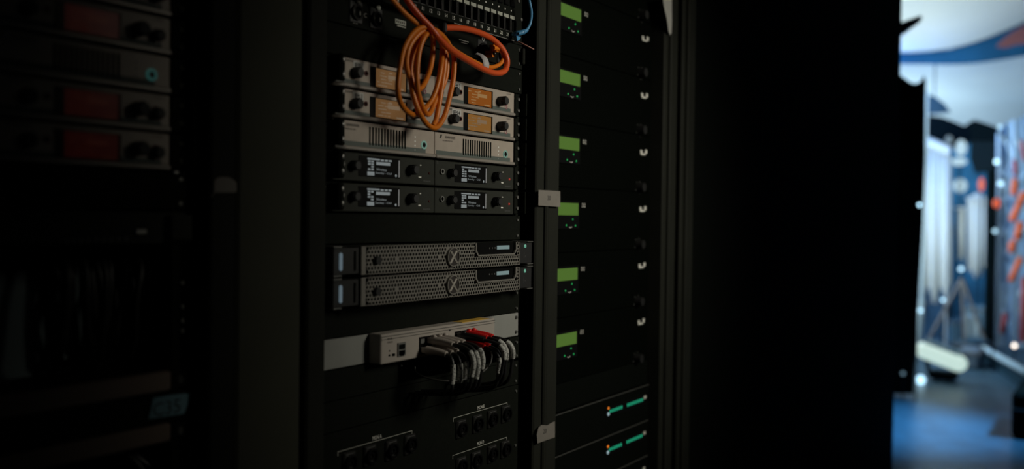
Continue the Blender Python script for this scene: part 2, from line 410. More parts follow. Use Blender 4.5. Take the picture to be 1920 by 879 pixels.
        b.box(sx0+.30*sw, sx0+.78*sw, Y0, Y1, zc-.36*sh, zc-.18*sh)
        for k in range(3): b.box(sx0+(.46+.14*k)*sw, sx0+(.56+.14*k)*sw, Y0, Y1, zc-.12*sh, zc-.02*sh)
        b.ball((XU(905), yf-.0030, za+.08*sh), .0022, n=8, sc=(1, .2, 1))
        b.build('readout', M['white_text'], d)
        text('Wireless', sx0+.48*sw, zc-.62*sh, yf-.0028, .0036, M['white_text'], d, width=.36*sw)
        text('Sunday - Ch3', sx0+.56*sw, zc-.84*sh, yf-.0028, .0038, M['white_text'], d, width=.56*sw)
        b = MB(); b.box(XU(908.8), XU(910), yf-.0033, yf-.0028, Zv(.22), Zv(.82)); b.build('level_bar', mat('grey_line', (.2, .2, .2), .4, emit=(.6, .6, .6), es=.16), d)
        b = MB(); b.ring((XU(826.4), 0, Zv(.55)), .0030, .0046, yf-.005, yf-.001); b.build('headphone_jack', M['steel'], t)
        b = MB(); b.cyl((XU(826.4), yf-.001, Zv(.55)), (XU(826.4), yf-.0025, Zv(.55)), .003, n=12); b.build('jack_hole', M['deep'], t)
        knob(XU(842.5), Zv(.52), yf-.001, t, .0068, .013); knob(XU(926), Zv(.52), yf-.001, t, .0074, .015)
        b = MB(); b.box(XU(938), XU(942), yf-.003, yf-.001, Zv(.25), Zv(.30)); b.box(XU(940), XU(942), yf-.003, yf-.001, Zv(.70), Zv(.74)); b.build('button_mark', M['print_light'], t)
        b = MB(); b.ball((XU(954), yf-.002, Zv(.44)), .0020, n=10); b.build('indicator', M['red_dot'] if x0 > XC-.01 else M['red_dim'], t)
        text('SENNHEISER', XU(951), Zv(.14), yf-.002, .0022, M['print_dim'], t, width=.018)
        text('S', XU(819), Zv(.88), yf-.002, .0042, M['print_dim'], t)
    if earside == 'L':
        e = ear(ex, x0-.001, zt-.001, zb+.001, yf, t)
        b = MB(); b.box(x0-.012, x0-.001, yf-.029, yf, zb+.0015, zt-.0025, bev=.003); gp = b.build('grip', M['black'], e)
        b = MB(); b.box(x0-.022, x0-.001, yf-.029, yf, zb-.0004, zb+.0014, bev=.0005)
        if kind != 'dark': b.build('bottom_rib', M['dullsteel'], e)
        for z in (zb+.011, zt-.011):
            b = MB(); b.ball((x0-.0065, yf-.029, z), .0030, n=10, sc=(.8, .4, 1.3)); b.build('grip_stud', M['steel'], e)
    if earside == 'R': ear(x1+.001, ex, zt-.001, zb+.001, yf, t, 1, 'side' if dim else 'dullsteel')
    return t
# four transmitters, a pair of splitters, four dark receivers
half_unit(XA, XC, ROW(0), 'rx', 'warm grey unit with orange display taped IEM 1, upper left of its stack', '1', scr='haze', earside='L', ex=xL-.002, group='warm grey units with orange displays', jack=False, tapx=(843, 858))
half_unit(XC, XB, ROW(0), 'rx', 'warm grey unit with orange display taped IEM 2, upper right of its stack', '2', earside='R', ex=xR-.006, group='warm grey units with orange displays')
half_unit(XA, XC, ROW(1), 'rx', 'warm grey unit with orange display taped IEM 3, behind the cable coil', '3', scr='haze', earside='L', ex=xL-.002, group='warm grey units with orange displays', jack=False, tapx=(843, 858))
half_unit(XC, XB, ROW(1), 'rx', 'warm grey unit with orange display taped IEM 4, just above the right splitter', '4', scr='mid', earside='R', ex=xR-.006, group='warm grey units with orange displays')
half_unit(XA, XC, ROW(2), 'split', 'left of the two slotted warm grey splitters without displays', earside='L', ex=xL-.002, group='slotted splitters')
half_unit(XC, XB, ROW(2), 'split', 'right of the two slotted warm grey splitters without displays', earside='R', ex=xR-.006, group='slotted splitters')
half_unit(XA, XC, ROW(3), 'dark', 'charcoal receiver with white readout directly below the left slotted splitter', earside='L', ex=xL-.002, group='charcoal receivers')
half_unit(XC, XB, ROW(3), 'dark', 'charcoal receiver with white readout directly below the right slotted splitter', earside='R', ex=xR-.006, group='charcoal receivers')
half_unit(XA, XC, ROW(4), 'dark', 'charcoal receiver at the lower left of its block of four', earside='L', ex=xL-.002, group='charcoal receivers')
half_unit(XC, XB, ROW(4), 'dark', 'charcoal receiver at the lower right of its block of four', earside='R', ex=xR-.006, group='charcoal receivers')

def blank(n0, n1, label, x0=xL, x1=xR, y=0.0, zt=None, zb=None, m='black', cat='blanking panel'):
    zt = ROW(n0) if zt is None else zt; zb = ROW(n1) if zb is None else zb
    b = MB(); b.box(x0, x1, y-.0015, y+.003, zb+.0007, zt-.0007, bev=.0006)
    b.box(x0+.02, x1-.02, y+.003, y+.02, zt-.004, zt-.0007); b.box(x0+.02, x1-.02, y+.003, y+.02, zb+.0007, zb+.004)
    t = thing('blanking_panel', label, cat, ((x0+x1)/2, y, zb))
    b.build('plate', M[m], t)
    for x in (x0+.008, x1-.010):
        for z in ((zb+.008, zt-.008)): screw(x, z, y-.0015, t, .003)
    return t
blank(-1, 0, 'black blank panel behind the hanging cable coil, above the IEM 1 unit')
blank(5, 6, 'black blank panel between the charcoal receivers and the perforated servers')
blank(8, 9, 'black blank panel between the perforated servers and the white switch')
blank(11, 12, 'black blank panel above the MON connector panel')

# ------------------------------------------------------------------ connector panel (row -2) with XLR style sockets
def socket(x, z, y, parent, r=.0115, latch=True, dim=False):
    b = MB(); b.box(x-.013, x+.013, y-.002, y, z-.0155, z+.0155, bev=.001); f = b.build('socket', M['knob'], parent)
    b = MB(); b.ring((x, 0, z-.001), r*.72, r, y-.006, y-.001, n=24); b.build('socket_ring', M['glossy'], f)
    b = MB(); b.cyl((x, y-.0022, z-.001), (x, y-.0026, z-.001), r*.72, n=20); b.build('socket_hole', M['deep'], f)
    if latch:
        b = MB(); b.ball((x+.002, y-.004, z+.0165), .0050, n=14, sc=(1, .4, .85)); b.build('latch', M['tag'], f)
        b = MB()
        for s in (-1, 1): b.box(x+s*r*.55-.0008, x+s*r*.55+.0008, y-.004, y-.0025, z-.004, z+.003)
        b.build('contact', M['tag'], f)
    return f
t = thing('connector_panel', 'black connector panel with two round sockets, under the patch panel', 'connector panel', ((xL+xR)/2, 0, ROW(-1)))
b = MB(); b.box(xL, xR, -.002, .003, ROW(-1)+.0007, ROW(-2)-.0007, bev=.0006); b.build('plate', M['black'], t)
for px, py in ((664.5, 23), (702, 35.5)):
    p = P(px, py); socket(p.x, p.z, -.002, t, .0112)
p = P(683, 29); text('C', p.x, p.z, -.002, .006, M['print_light'], t)
p = P(664, 43); text('IN', p.x, p.z, -.002, .0028, M['print_light'], t, width=.008)
p = P(702, 54); text('OUT', p.x, p.z, -.002, .0028, M['print_light'], t, width=.007)
p = P(749, 45); b = MB(); b.box(p.x-.0125, p.x+.0125, -.0026, -.002, p.z-.0015, p.z+.0060, bev=.0012); b.box(p.x-.008, p.x+.012, -.0026, -.002, p.z-.0048, p.z-.0028); lg = b.build('logo_plate', M['tag'], t)
b = MB()
for k in range(5): b.box(p.x-.010+k*.0042, p.x-.0078+k*.0042, -.0029, -.0026, p.z+.0008, p.z+.0036)
b.build('logo_letters', M['print_dark'], lg)
p = P(868, 78.5); b = MB()
for k in range(9): b.box(p.x-.0135+k*.003, p.x-.0113+k*.003, -.0026, -.002, p.z+.0005, p.z+.0022)
for k in range(6): b.box(p.x-.008+k*.003, p.x-.0058+k*.003, -.0026, -.002, p.z-.0028, p.z-.0014)
b.build('lettering', M['print_light'], t)
p = P(901, 92); socket(p.x, p.z, -.002, t, .011, False)
b = MB(); b.ring((p.x+.001, 0, p.z+.017), .0020, .0042, -.005, -.002, n=16); b.build('latch', M['steel'], t)
p = P(938, 103); socket(p.x, p.z, -.002, t, .011, False)
for s_, px, py in (('1', 924, 99), ('2', 933, 101.5), ('6', 900.5, 91.5)):
    p = P(px, py); text(s_, p.x, p.z, -.0052, .0048, M['print_light'], t)
b = MB(); x = XP(972, 0, 100); b.box(x, x+.006, -.012, 0, ROW(-1)+.008, ROW(-2)-.006, bev=.002); b.build('handle', M['frame'], t)
for z in (ROW(-1)+.010, ROW(-2)-.010): screw(xR-.010, z, -.002, t, .0042, 'steel')

# ------------------------------------------------------------------ patch panel above
yp_ = -.022
t = thing('patch_bay', 'black numbered patch panel with white tags at the top of the centre rack', 'patch panel', ((xL+xR)/2, 0, ROW(-2)))
zp = ROW(-2)+.001
XPAT = lambda k: P(864, 49.5, yp_).x + (k-16)*(P(864, 49.5, yp_).x-P(730, 7, yp_).x)/9
b = MB(); b.box(xL, xR, 0, .02, zp, ROW(-4)); b.box(xL+.002, XPAT(24)+.012, yp_, .0, zp-.004, zp+.012, bev=.001); b.box(xL+.002, XPAT(24)+.012, yp_+.004, .0, zp+.033, ROW(-4), bev=.001)
b.build('body', M['black'], t)
znum = P(838, 40.5, yp_).z
b = MB(); b.box(XPAT(15), XPAT(24)+.012, yp_-.0015, yp_, zp-.0045, zp-.0033); b.build('painted_lip_glint', M['dullsteel'], t)  # steel-coloured strip painted for the light caught on the lip
pit = XPAT(8)-XPAT(7)
for k in range(1, 25):
    x = XPAT(k)
    b = MB(); b.box(x-pit*.44, x-pit*.40, yp_-.0005, yp_+.006, zp+.0105, zp+.034); b.box(x+pit*.40, x+pit*.44, yp_-.0005, yp_+.006, zp+.0105, zp+.034); b.box(x-pit*.3, x+pit*.3, yp_-.0005, yp_+.004, zp+.0105, zp+.0115)
    f = b.build('port', mat('port_edge', (.05, .05, .047), .5), t)
    b = MB(); b.box(x-pit*.40, x+pit*.40, yp_+.008, yp_+.010, zp+.011, zp+.034); b.build('port_socket', M['deep'], f)
    if k >= 7: text(str(k), x, zp+.0045, yp_, .0056, M['print_light'], f)
    if k >= 11:
        b = MB(); b.box(x-pit*.40, x+pit*.36, yp_-.0002+.003, yp_+.004, zp+.0345, zp+.0405); b.build('paper_tag', M['tag'], f)
    if k >= 12 and k != 18:
        b = MB(); b.cyl((x-pit*.2, yp_+.004, zp+.049), (x-pit*.2, yp_+.003, zp+.049), .0016, n=8); b.build('port_mark', M['print_light'], f)
b = MB()
for k in range(9, 25):
    x = XPAT(k); b.box(x-pit*.35, x+pit*.35, yp_+.001, yp_+.004, zp+.056, zp+.078, bev=.002)
b.build('upper_ports', M['glossy'], t)
for px, py in ((980, 38), (975, 3)): p = P(px, py); screw(p.x-.006, p.z, 0, t, .004, 'dullsteel')

# ------------------------------------------------------------------ perforated servers
def server(n, label):
    zt, zb = ROW(n)-.0005, ROW(n+1)+.0005
    yb = -.036
    xa, xb_ = P(677, 500, yb).x, P(974.5, 500, yb).x
    x0, x1 = xL, P(999.5, 500, yb).x
    t = thing('server', label, 'server', ((x0+x1)/2, .2, zb), 'perforated servers')
    b = MB(); b.box(x0+.014, x1-.018, -.004, .55, zb+.001, zt-.001); b.build('chassis', M['black'], t)
    # end caps : C shaped pull handles
    for s, (a, c) in enumerate(((x0, xa-.001), (xb_+.001, x1))):
        b = MB(); b.box(a+.001, c, yb+.003, 0, zb+.003, zt-.003, bev=.001); e = b.build('end_cap', M['knob'], t)
        b = MB()
        if s == 0:
            b.box(a-.001, a+.015, yb, .002, zt-.0030, zt-.0006, bev=.0005); b.build('handle_flange', M['dullsteel'], e); b = MB(); b.box(a-.001, a+.015, yb, .002, zb+.0006, zb+.0030, bev=.0005)
        else:
            b.box(c-.018, c, yb, .002, zt-.0026, zt-.0010, bev=.0005); b.build('handle_flange', M['dullsteel'], e); b = MB(); b.box(c-.018, c, yb, .002, zb+.0010, zb+.0026, bev=.0005)
        b.build('handle_flange', M['dullsteel'], e)
        if s == 0:
            b = MB(); x = XP(638, yb, 500)-.0015; b.box(x+.0015, x+.0065, yb-.0012, yb+.004, zb+.009, zt-.010, bev=.0018); b.build('light_strip', M['blue_led'], e)
            b = MB(); b.box(c-.010, c-.008, yb+.001, yb+.003, zb+.008, zt-.008); b.build('latch', M['deep'], e)
        else:
            x = (a+c)/2-.002; b = MB(); b.ball((x, yb+.002, zt-.0095), .0034, n=12, sc=(1, .3, 1)); b.build('power_led', M['teal_led'], e)
            text('I  -', x, zb+.018, yb+.003, .011, M['print_dim'], e, width=.006)
    # bezel with hexagonal holes
    W = xb_-xa; H = zt-zb-.003; zc0 = zb+.0015
    b = MB(); ph = .0067; pv = ph*.866; rows = 7
    cut0, cut1 = P(893, 500, yb).x, P(966, 500, yb).x; cutz = zc0+H*.50
    bx = P(847.5, 500, yb).x; bz = zc0+H*.48; br = .0155
    kx = P(705, 500, yb).x; z0r = zc0+(H-(rows-1)*pv)/2
    hx = ph/2/math.cos(PI/6)
    nc = int((W-.010)/ph)
    for r in range(rows):
        for c in range(nc+1):
            x = xa+.0125+c*ph+(ph/2 if r % 2 else 0); z = z0r+r*pv
            if x > xb_-.003: continue
            if x < xa+.0145 and r not in (3,) and abs(r-3) > 2: continue
            if cut0-.003 < x < cut1+.003 and z > cutz-.001: continue
            solid = (r == 3 and c in (9, 24, 28)) or (x-bx)**2+(z-bz)**2 < (br+.0015)**2 or (x-kx)**2+(z-bz)**2 < .006**2
            ro = [(x+hx*math.sin(PI/3*i), z+hx*math.cos(PI/3*i)) for i in range(6)]
            ri = [(x+.0025*math.sin(PI/3*i), z+.0025*math.cos(PI/3*i)) for i in range(6)]
            if solid: b.add([(a, yb, c_) for a, c_ in ro], [tuple(range(6))])
            else:
                b.add([(a, yb, c_) for a, c_ in ro]+[(a, yb, c_) for a, c_ in ri]+[(a, yb+.0011, c_) for a, c_ in ri],
                      [(i, (i+1) % 6, 6+(i+1) % 6, 6+i) for i in range(6)]+[(6+i, 6+(i+1) % 6, 12+(i+1) % 6, 12+i) for i in range(6)])
    fz = z0r+(rows-1)*pv+.0028; fb = z0r-.0028
    b.box(xa, xa+.0095, yb-.0008, yb+.004, zc0, zc0+H, bev=.0006); b.box(xb_-.0022, xb_, yb-.0008, yb+.004, zc0, zc0+H, bev=.0005)
    b.box(xa, cut0, yb-.0008, yb+.004, min(fz, zc0+H-.001), zc0+H, bev=.0004); b.box(cut1, xb_, yb-.0008, yb+.004, min(fz, zc0+H-.001), zc0+H, bev=.0004)
    b.box(xa, xb_, yb-.0008, yb+.004, zc0, max(fb, zc0+.001), bev=.0004)
    # rim round the display cut-out
    rm = [(cut0-.003, zc0+H), (cut0-.003, cutz+.006), (cut0+.004, cutz-.002), (cut1-.004, cutz-.002), (cut1+.003, cutz+.006), (cut1+.003, zc0+H),
          (cut1, zc0+H), (cut1, cutz+.008), (cut1-.005, cutz+.0005), (cut0+.005, cutz+.0005), (cut0, cutz+.008), (cut0, zc0+H)]
    for i in range(5):
        a, c = rm[i], rm[i+1]; e, d = rm[11-i], rm[10-i]
        b.prism([a, c, d, e], yb-.0012, yb+.002)
    bz_o = b.build('bezel', M['bezel'], t)
    b = MB(); b.box(xa+.001, xb_-.001, yb+.012, yb+.03, zc0+.001, zc0+H-.001); b.build('filter', M['deep'], t)
    b = MB(); b.box(cut0, cut1, yb+.004, yb+.02, cutz, zc0+H-.0005); d = b.build('display_window', M['glossy'], t)
    a0, a1 = P(935, 500, yb).x, P(957, 500, yb).x
    b = MB(); b.box(a0, a1, yb+.0025, yb+.004, zc0+H*.70, zc0+H*.86); b.build('display', M['lcd_pale'], d)
    b = MB()
    for k in range(3): x = P(920+5*k, 500, yb).x; b.box(x, x+.002, yb+.0032, yb+.004, zc0+H*.74, zc0+H*.80)
    b.build('display_mark', M['print_dim'], d)
    # X badge
    b = MB(); b.cyl((bx, yb-.0008, bz), (bx, yb-.003, bz), br*.9, n=32); bd = b.build('logo_badge', mat('badge_disc', (.035, .03, .028), .4), t)
    b = MB(); b.ring((bx, 0, bz), br*.90, br, yb-.0042, yb, n=36)
    b.build('badge_rim', M['bezel'], bd)
    b = MB(); s = .0098
    def bar(xa_, za_, xb2, zb2, wd, y0_, y1_): b.prism([(xa_-wd, za_), (xa_+wd, za_), (xb2+wd, zb2), (xb2-wd, zb2)], y0_, y1_)
    bar(bx+s*.85, bz+s, bx-s*.85, bz-s, .0026, yb-.0036, yb-.003)
    bar(bx-s*.85-.0009, bz+s, bx+s*.85-.0009, bz-s, .0007, yb-.0040, yb-.003); bar(bx-s*.85+.0016, bz+s, bx+s*.85+.0016, bz-s, .0007, yb-.0040, yb-.003)
    b.build('logo_letter', mat('badge_letter', (.50, .47, .42), .4, .4), bd)
    b = MB(); b.cyl((kx, yb-.0005, bz), (kx, yb-.006, bz), .0062, .0055, n=20); b.build('lock', M['knob'], t)
    return t
server(6, 'upper of the two perforated steel servers with a round X badge')
server(7, 'lower of the two perforated steel servers with a round X badge')

# ------------------------------------------------------------------ switch and its panel
b = MB(); b.box(xL, xR, .0, .004, ROW(10)+.001, ROW(9)-.001, bev=.0008)
t = thing('mounting_plate', 'light grey plate behind the small white network switch', 'mounting plate', ((xL+xR)/2, 0, ROW(10)))
b.build('plate', M['panelgrey'], t)
for z in (ROW(10)+.009, ROW(9)-.009): screw(xR-.008, z, -.001, t, .0035, 'dullsteel')
ys = -.026
sx0, sx1 = P(714.5, 650, ys).x, P(928, 620, ys).x
zs0, zs1 = P(714.5, 684, ys).z, P(714.5, 627.5, ys).z
t = thing('network_switch', 'small white network switch with plugged cables on the grey plate', 'network switch', ((sx0+sx1)/2, 0, zs0))
b = MB(); b.box(sx0, sx1, ys, -.0005, zs0, zs1, bev=.0015); b.build('case', M['white'], t)
b = MB(); b.box(sx0+.001, sx1-.001, ys-.0012, ys, zs1-.0040, zs1-.0032); b.box(sx0+.001, sx1-.001, ys-.0012, ys, zs1-.0080, zs1-.0075); b.build('front_groove', mat('groove_shadow', (.12, .115, .105), .6), t)
HS = zs1-zs0
def sz(v): return zs0+v*HS
b = MB(); x = P(731, 640, ys).x
for k, hh in enumerate((.0012, .002, .003, .002, .0012, .002, .003, .002, .0012)): b.box(x-.006+k*.0014, x-.0055+k*.0014, ys-.0006, ys, sz(.80), sz(.80)+hh)
b.build('logo_mark', M['print_dark'], t)
text('cisco', x, sz(.72), ys, .0036, M['print_dark'], t, width=.0118)
x0, x1 = P(745, 650, ys).x, P(759, 650, ys).x
b = MB(); b.box(x0, x1, ys-.002, ys, sz(.18), sz(.64)); f = b.build('port', M['dullsteel'], t)
b = MB(); b.box(x0+.0015, x1-.0018, ys-.0024, ys-.002, sz(.42), sz(.58)); b.box(x0+.0015, x1-.0018, ys-.0024, ys-.002, sz(.23), sz(.37)); b.box(x0+.004, x1-.0045, ys-.0024, ys-.002, sz(.19), sz(.37)); b.build('port_socket', M['deep'], f)
x = P(737.5, 668, ys).x; b = MB(); b.box(x-.003, x+.003, ys-.0008, ys, sz(.22), sz(.31)); b.build('console_port', M['deep'], t)
x = P(730, 668, ys).x; b = MB(); b.cyl((x, ys, sz(.27)), (x, ys-.001, sz(.27)), .0016, n=10); b.cyl((x, ys, sz(.42)), (x, ys-.001, sz(.42)), .001, n=10); b.build('reset_hole', M['deep'], t)
x = P(843, 617, ys).x; b = MB(); b.cyl((x, ys, sz(.80)), (x, ys-.001, sz(.80)), .0015, n=10); b.build('power_lamp', M['ink'], t)
b = MB(); xa = P(785, 650, ys).x; b.box(xa, xa+.060, ys-.0008, ys+.002, sz(.04), sz(.10)); b.build('yellow_stripe', M['yellow'], t)
b = MB(); b.box(P(868, 600, ys).x, P(918, 600, ys).x, ys+.001, -.004, zs1-.0002, zs1+.0006); b.build('yellow_sticker', M['yellow'], t)
b = MB(); b.box(P(868, 600, ys).x, P(905, 600, ys).x, ys-.0008, ys, sz(.03), sz(.08)); b.build('yellow_stripe', M['yellow'], t)
PP = .0138
gx = P(791, 650, ys).x; hx_ = P(857.5, 640, ys).x
for base, ncol in ((gx, 4), (hx_, 3)):
    b = MB(); b.box(base-PP*.5, base+PP*(ncol-.5), ys-.0015, ys+.001, sz(.12), sz(.72)); f = b.build('port_block', M['glossy'], t)
    b = MB()
    for c in range(ncol):
        for v in (.56, .27): b.box(base+c*PP-.0045, base+c*PP+.0045, ys-.0018, ys-.0015, sz(v)-.003, sz(v)+.004)
    b.build('contact', M['dullsteel'], f)

def patch_cable(x, v, col, label, ctrl, lab, grp, cable='blkcab', bootm=None, long=.026, cr=.0029):
    """ctrl: offsets (dx,dy,dz) from the boot's tip; lab: (start,end) fraction of the sleeve"""
    z = sz(v); y1 = ys-.003
    t = thing('network_cable', label, 'network cable', (x, y1, z), grp)
    b = MB(); b.box(x-.0056, x+.0056, y1-.012, y1, z-.0042, z+.0042, bev=.001)
    ye = y1-.010-long
    pts = [Vector((x, y1-.008, z)), Vector((x, y1-.016, z)), Vector((x+.001, y1-.010-long*.6, z-.001)), Vector((x+.002, ye, z-.003))]
    b.tube(pts, lambda q: .0070-.0022*q, n=12)
    if v > .4: b.ball((x, y1-.010, z+.0058), .0042, n=12, sc=(1, 1.15, .8))
    b.build('boot', M[bootm or col], t)
    tip = Vector((x+.002, ye+.004, z-.003))
    path = [tip]+[tip+Vector(c) for c in ctrl]
    b = MB(); b.tube(path, cr, n=10); b.build('cord', M[cable], t)
    sm = smooth(path, 10); a = int(lab[0]*len(sm)); c = int(lab[1]*len(sm))
    b = MB(); b.tube(sm[a:c], cr+.0012, n=10, sub=1); b.build('printed_sleeve', M['sleeve'], t)
    return t
zlow = ROW(10.75)
def drop(dy1, dz1, dx=0.0, back=.04, deep=.056):
    return [(dx*.3, -dy1*.7, -.004), (dx*.7, -dy1, -dz1*.45), (dx, -dy1*.95, -dz1), (dx*.9, -dy1*.55, -deep), (dx*.8, .06, -deep-.012), (dx*.8, .11, -deep-.012)]
G = 'black network cables plugged into the white switch'
patch_cable(gx+0*PP, .27, 'plug', 'black cable with light grey boot in the switch, lower row, furthest left', drop(.018, .040, -.002), (.30, .55), G, long=.034)
patch_cable(gx+1*PP, .27, 'plug', 'black cable with light grey boot in the switch, lower row, second from left', drop(.020, .040, .000), (.30, .55), G, long=.034)
patch_cable(gx+2*PP, .27, 'plug', 'black cable with light grey boot in the switch, lower row, third from left', drop(.020, .036, .001), (.30, .54), G, long=.034)
patch_cable(gx+1*PP, .58, 'plug', 'black cable with light grey boot in the switch, upper row, furthest left', drop(.040, .040, .004, deep=.072), (.24, .55), G, long=.036)
patch_cable(gx+2*PP, .58, 'plug', 'black cable with light grey boot in the switch, upper row, second from left', drop(.036, .044, .008, deep=.072), (.26, .56), G, long=.036)
patch_cable(gx+3*PP, .58, 'plug', 'black cable with light grey boot in the switch, upper row, third from left', drop(.036, .038, .006, deep=.072), (.24, .52), G, long=.036)
patch_cable(hx_+0*PP, .56, 'redplug', 'black cable with black boot in the switch, beside the red boots', drop(.040, .034, .004, deep=.066), (.22, .46), G, bootm='blkcab', long=.040)
patch_cable(hx_+1*PP, .60, 'redplug', 'black cable with red boot in the switch, upper row, left one', drop(.034, .036, .012, deep=.076), (.18, .50), G, long=.036)
patch_cable(hx_+2*PP, .60, 'redplug', 'black cable with red boot in the switch, upper row, rightmost', drop(.036, .036, .014, deep=.076), (.20, .50), G, long=.036)
patch_cable(hx_+1*PP, .24, 'redplug', 'black cable with red boot in the switch, lower row, left one', drop(.030, .034, .006, deep=.066), (.34, .55), G, long=.030)
patch_cable(hx_+2*PP, .24, 'redplug', 'black cable with red boot in the switch, lower row, right one', drop(.020, .030, .010, deep=.066), (.80, .82), G, long=.030)
pl = [(778, 688, .02), (780, 698, -.02), (800, 708, -.05), (835, 714, -.08), (870, 711, -.09), (900, 700, -.09), (917, 685, -.09), (922, 668, -.088), (918, 655, -.07), (905, 645, -.035)]
b = MB(); b.tube([P(*q) for q in pl], .0014, n=8); tag(b.build('thin_cable', M['greycab']), 'thin dark grey cable sagging in a loop below the white switch', 'cable')

# recess row 10 : a plate with a wide opening
x1_ = XP(745, 0, 700)
t = thing('cable_entry_panel', 'black panel with an open cable slot directly under the white switch', 'cable entry panel', ((xL+xR)/2, 0, ROW(11)))
b = MB(); b.box(xL, x1_, -.0015, .003, ROW(11)+.0007, ROW(10)-.0007, bev=.0006); b.box(x1_, xR, -.0015, .003, ROW(11)+.0007, ROW(11)+.005); b.box(xR-.03, xR, -.0015, .003, ROW(11), ROW(10)-.0007); b.build('plate', M['black'], t)
b = MB(); b.box(x1_, x1_+.002, 0, .15, ROW(11)+.001, ROW(10)-.001); b.build('slot_wall', M['black'], t)
screw(x1_+.006, ROW(10)-.012, -.002, t, .0018, 'steel')
for z in (ROW(11)+.010, ROW(10)-.010): screw(xR-.009, z, -.002, t, .003)

# ------------------------------------------------------------------ MON connector panel (rows 12..16)
t = thing('connector_panel', 'black MON panel with groups of round speaker sockets at the bottom of the centre rack', 'connector panel', ((xL+xR)/2, 0, ROW(16)))
b = MB(); b.box(xL, xR, -.002, .003, ROW(16), ROW(12)-.0007, bev=.0006); b.build('plate', M['black'], t)
def mon(letter, pl_, pr_, pt, name_px, socks):
    a = P(*pl_); c = P(*pr_); zt = (a.z+c.z)/2
    b = MB(); wd = .0004
    b.box(a.x, c.x, -.0024, -.002, zt-wd, zt+wd); b.box(a.x-wd, a.x+wd, -.0024, -.002, zt-.006, zt+wd); b.box(c.x-wd, c.x+wd, -.0024, -.002, zt-.006, zt+wd)
    f = b.build('group_bracket', mat('bracket_print', (.42, .42, .38), .6), t)
    p = P(*name_px); text('MON '+letter, p.x, p.z, -.002, .0060, M['print_light'], f, width=.020)
    for px, py in socks:
        p = P(px, py)
        b = MB(); b.box(p.x-.013, p.x+.013, -.006, -.002, p.z-.0155, p.z+.0155, bev=.002); s = b.build('socket', mat('socket_plastic', (.016, .016, .015), .35), t)
        b = MB(); b.ring((p.x, 0, p.z), .0085, .0112, -.011, -.006, n=24); b.ring((p.x, 0, p.z), .003, .0055, -.009, -.006, n=18); b.build('socket_ring', M['glossy'], s)
        b = MB(); b.box(p.x-.009, p.x+.009, -.0064, -.0060, p.z+.0125, p.z+.0132); b.build('socket_mark', M['print_dim'], s)
mon('A', (631.5, 847, 0), (770.5, 806.5, 0), 0, (705, 819), [(651, 866), (690, 853), (730, 843), (765, 832)])
mon('B', (848, 784, 0), (949, 754, 0), 0, (900, 762.5), [(861, 803), (891.5, 793.5), (919, 784.5), (945, 775)])
mon('D', (847, 854, 0), (948, 818.5, 0), 0, (899, 829.5), [(861, 873), (889, 862), (919, 850), (944, 841)])
for n in (12.25, 14.5): screw(xR-.009, ROW(n), -.002, t, .003)
nuts(xR-.006, .003, [ROW(n) for n in (-.6, 5.3, 8.6)], tC, .003)

# ------------------------------------------------------------------ orange cables in front of the rack
def PT(l): return [P(*q) for q in l]
red = [(748, -28, -.055), (765, 2, -.055), (785, 28, -.060), (806, 50, -.066), (822, 70, -.070), (845, 93, -.066), (878, 114, -.060), (905, 129, -.055), (928, 137, -.050), (946, 133, -.048), (951, 115, -.046), (944, 95, -.044), (928, 77, -.042), (908, 65, -.042), (882, 56, -.044), (857, 52, -.046), (834, 52, -.046)]
b = MB(); b.tube(PT(red), .0050, n=14)
tag(b.build('patch_cable', M['redor']), 'thick red-orange cable crossing the coil and looping out to the right', 'cable')
t = thing('patch_cable', 'orange cable ending in an orange plug inside the red-orange loop', 'cable', P(920, 91, -.03))
inner = [(925, 90, -.040), (936, 92, -.040), (943, 101, -.040), (943, 111, -.040), (936, 121, -.040), (922, 126, -.042), (908, 124, -.044), (892, 117, -.046), (868, 104, -.048), (850, 92, -.046), (838, 80, -.044), (828, 66, -.042)]
b = MB(); b.tube(PT(inner), .0036, n=12); b.build('cord', M['orange'], t)
a = P(908, 91, -.010); b = MB()
b.box(a.x, a.x+.019, -.030, -.010, a.z-.0055, a.z+.0055, bev=.0012); pgo = b.build('plug', M['orange'], t)
b = MB(); b.cyl((a.x+.002, -.028, a.z-.012), (a.x+.002, -.012, a.z-.012), .0045, n=14); b.box(a.x-.001, a.x+.005, -.028, -.012, a.z-.012, a.z-.004); b.build('plug_latch', M['orange'], pgo)
b = MB(); b.box(a.x-.009, a.x, -.022, -.006, a.z-.0045, a.z+.0045, bev=.001); b.build('plug_tip', M['black'], pgo)
# white flag label, curled
fl = [(893, 100, -.030), (902, 103, -.040), (909, 110, -.047), (912, 120, -.050), (911, 127, -.048)]
b = MB(); up = smooth(PT(fl), 6); vs = []; fs = []
for i, p in enumerate(up):
    q = i/(len(up)-1); d = Vector((.006+.003*q+.008*min(1, q*2), 0, .003*(1-q)+.0008))
    for s_ in (0, 1):
        vs += [p-d*.5+Vector((0, .0003*s_, 0)), p+d*.5+Vector((0, .0003*s_, 0))]
n_ = len(up)
for i in range(n_-1): k = i*4; fs += [(k, k+1, k+5, k+4), (k+2, k+3, k+7, k+6), (k, k+2, k+6, k+4), (k+1, k+3, k+7, k+5)]
b.add(vs, fs, 0, True); b.build('flag_label', mat('white_flag', (.52, .50, .50), .6), t)
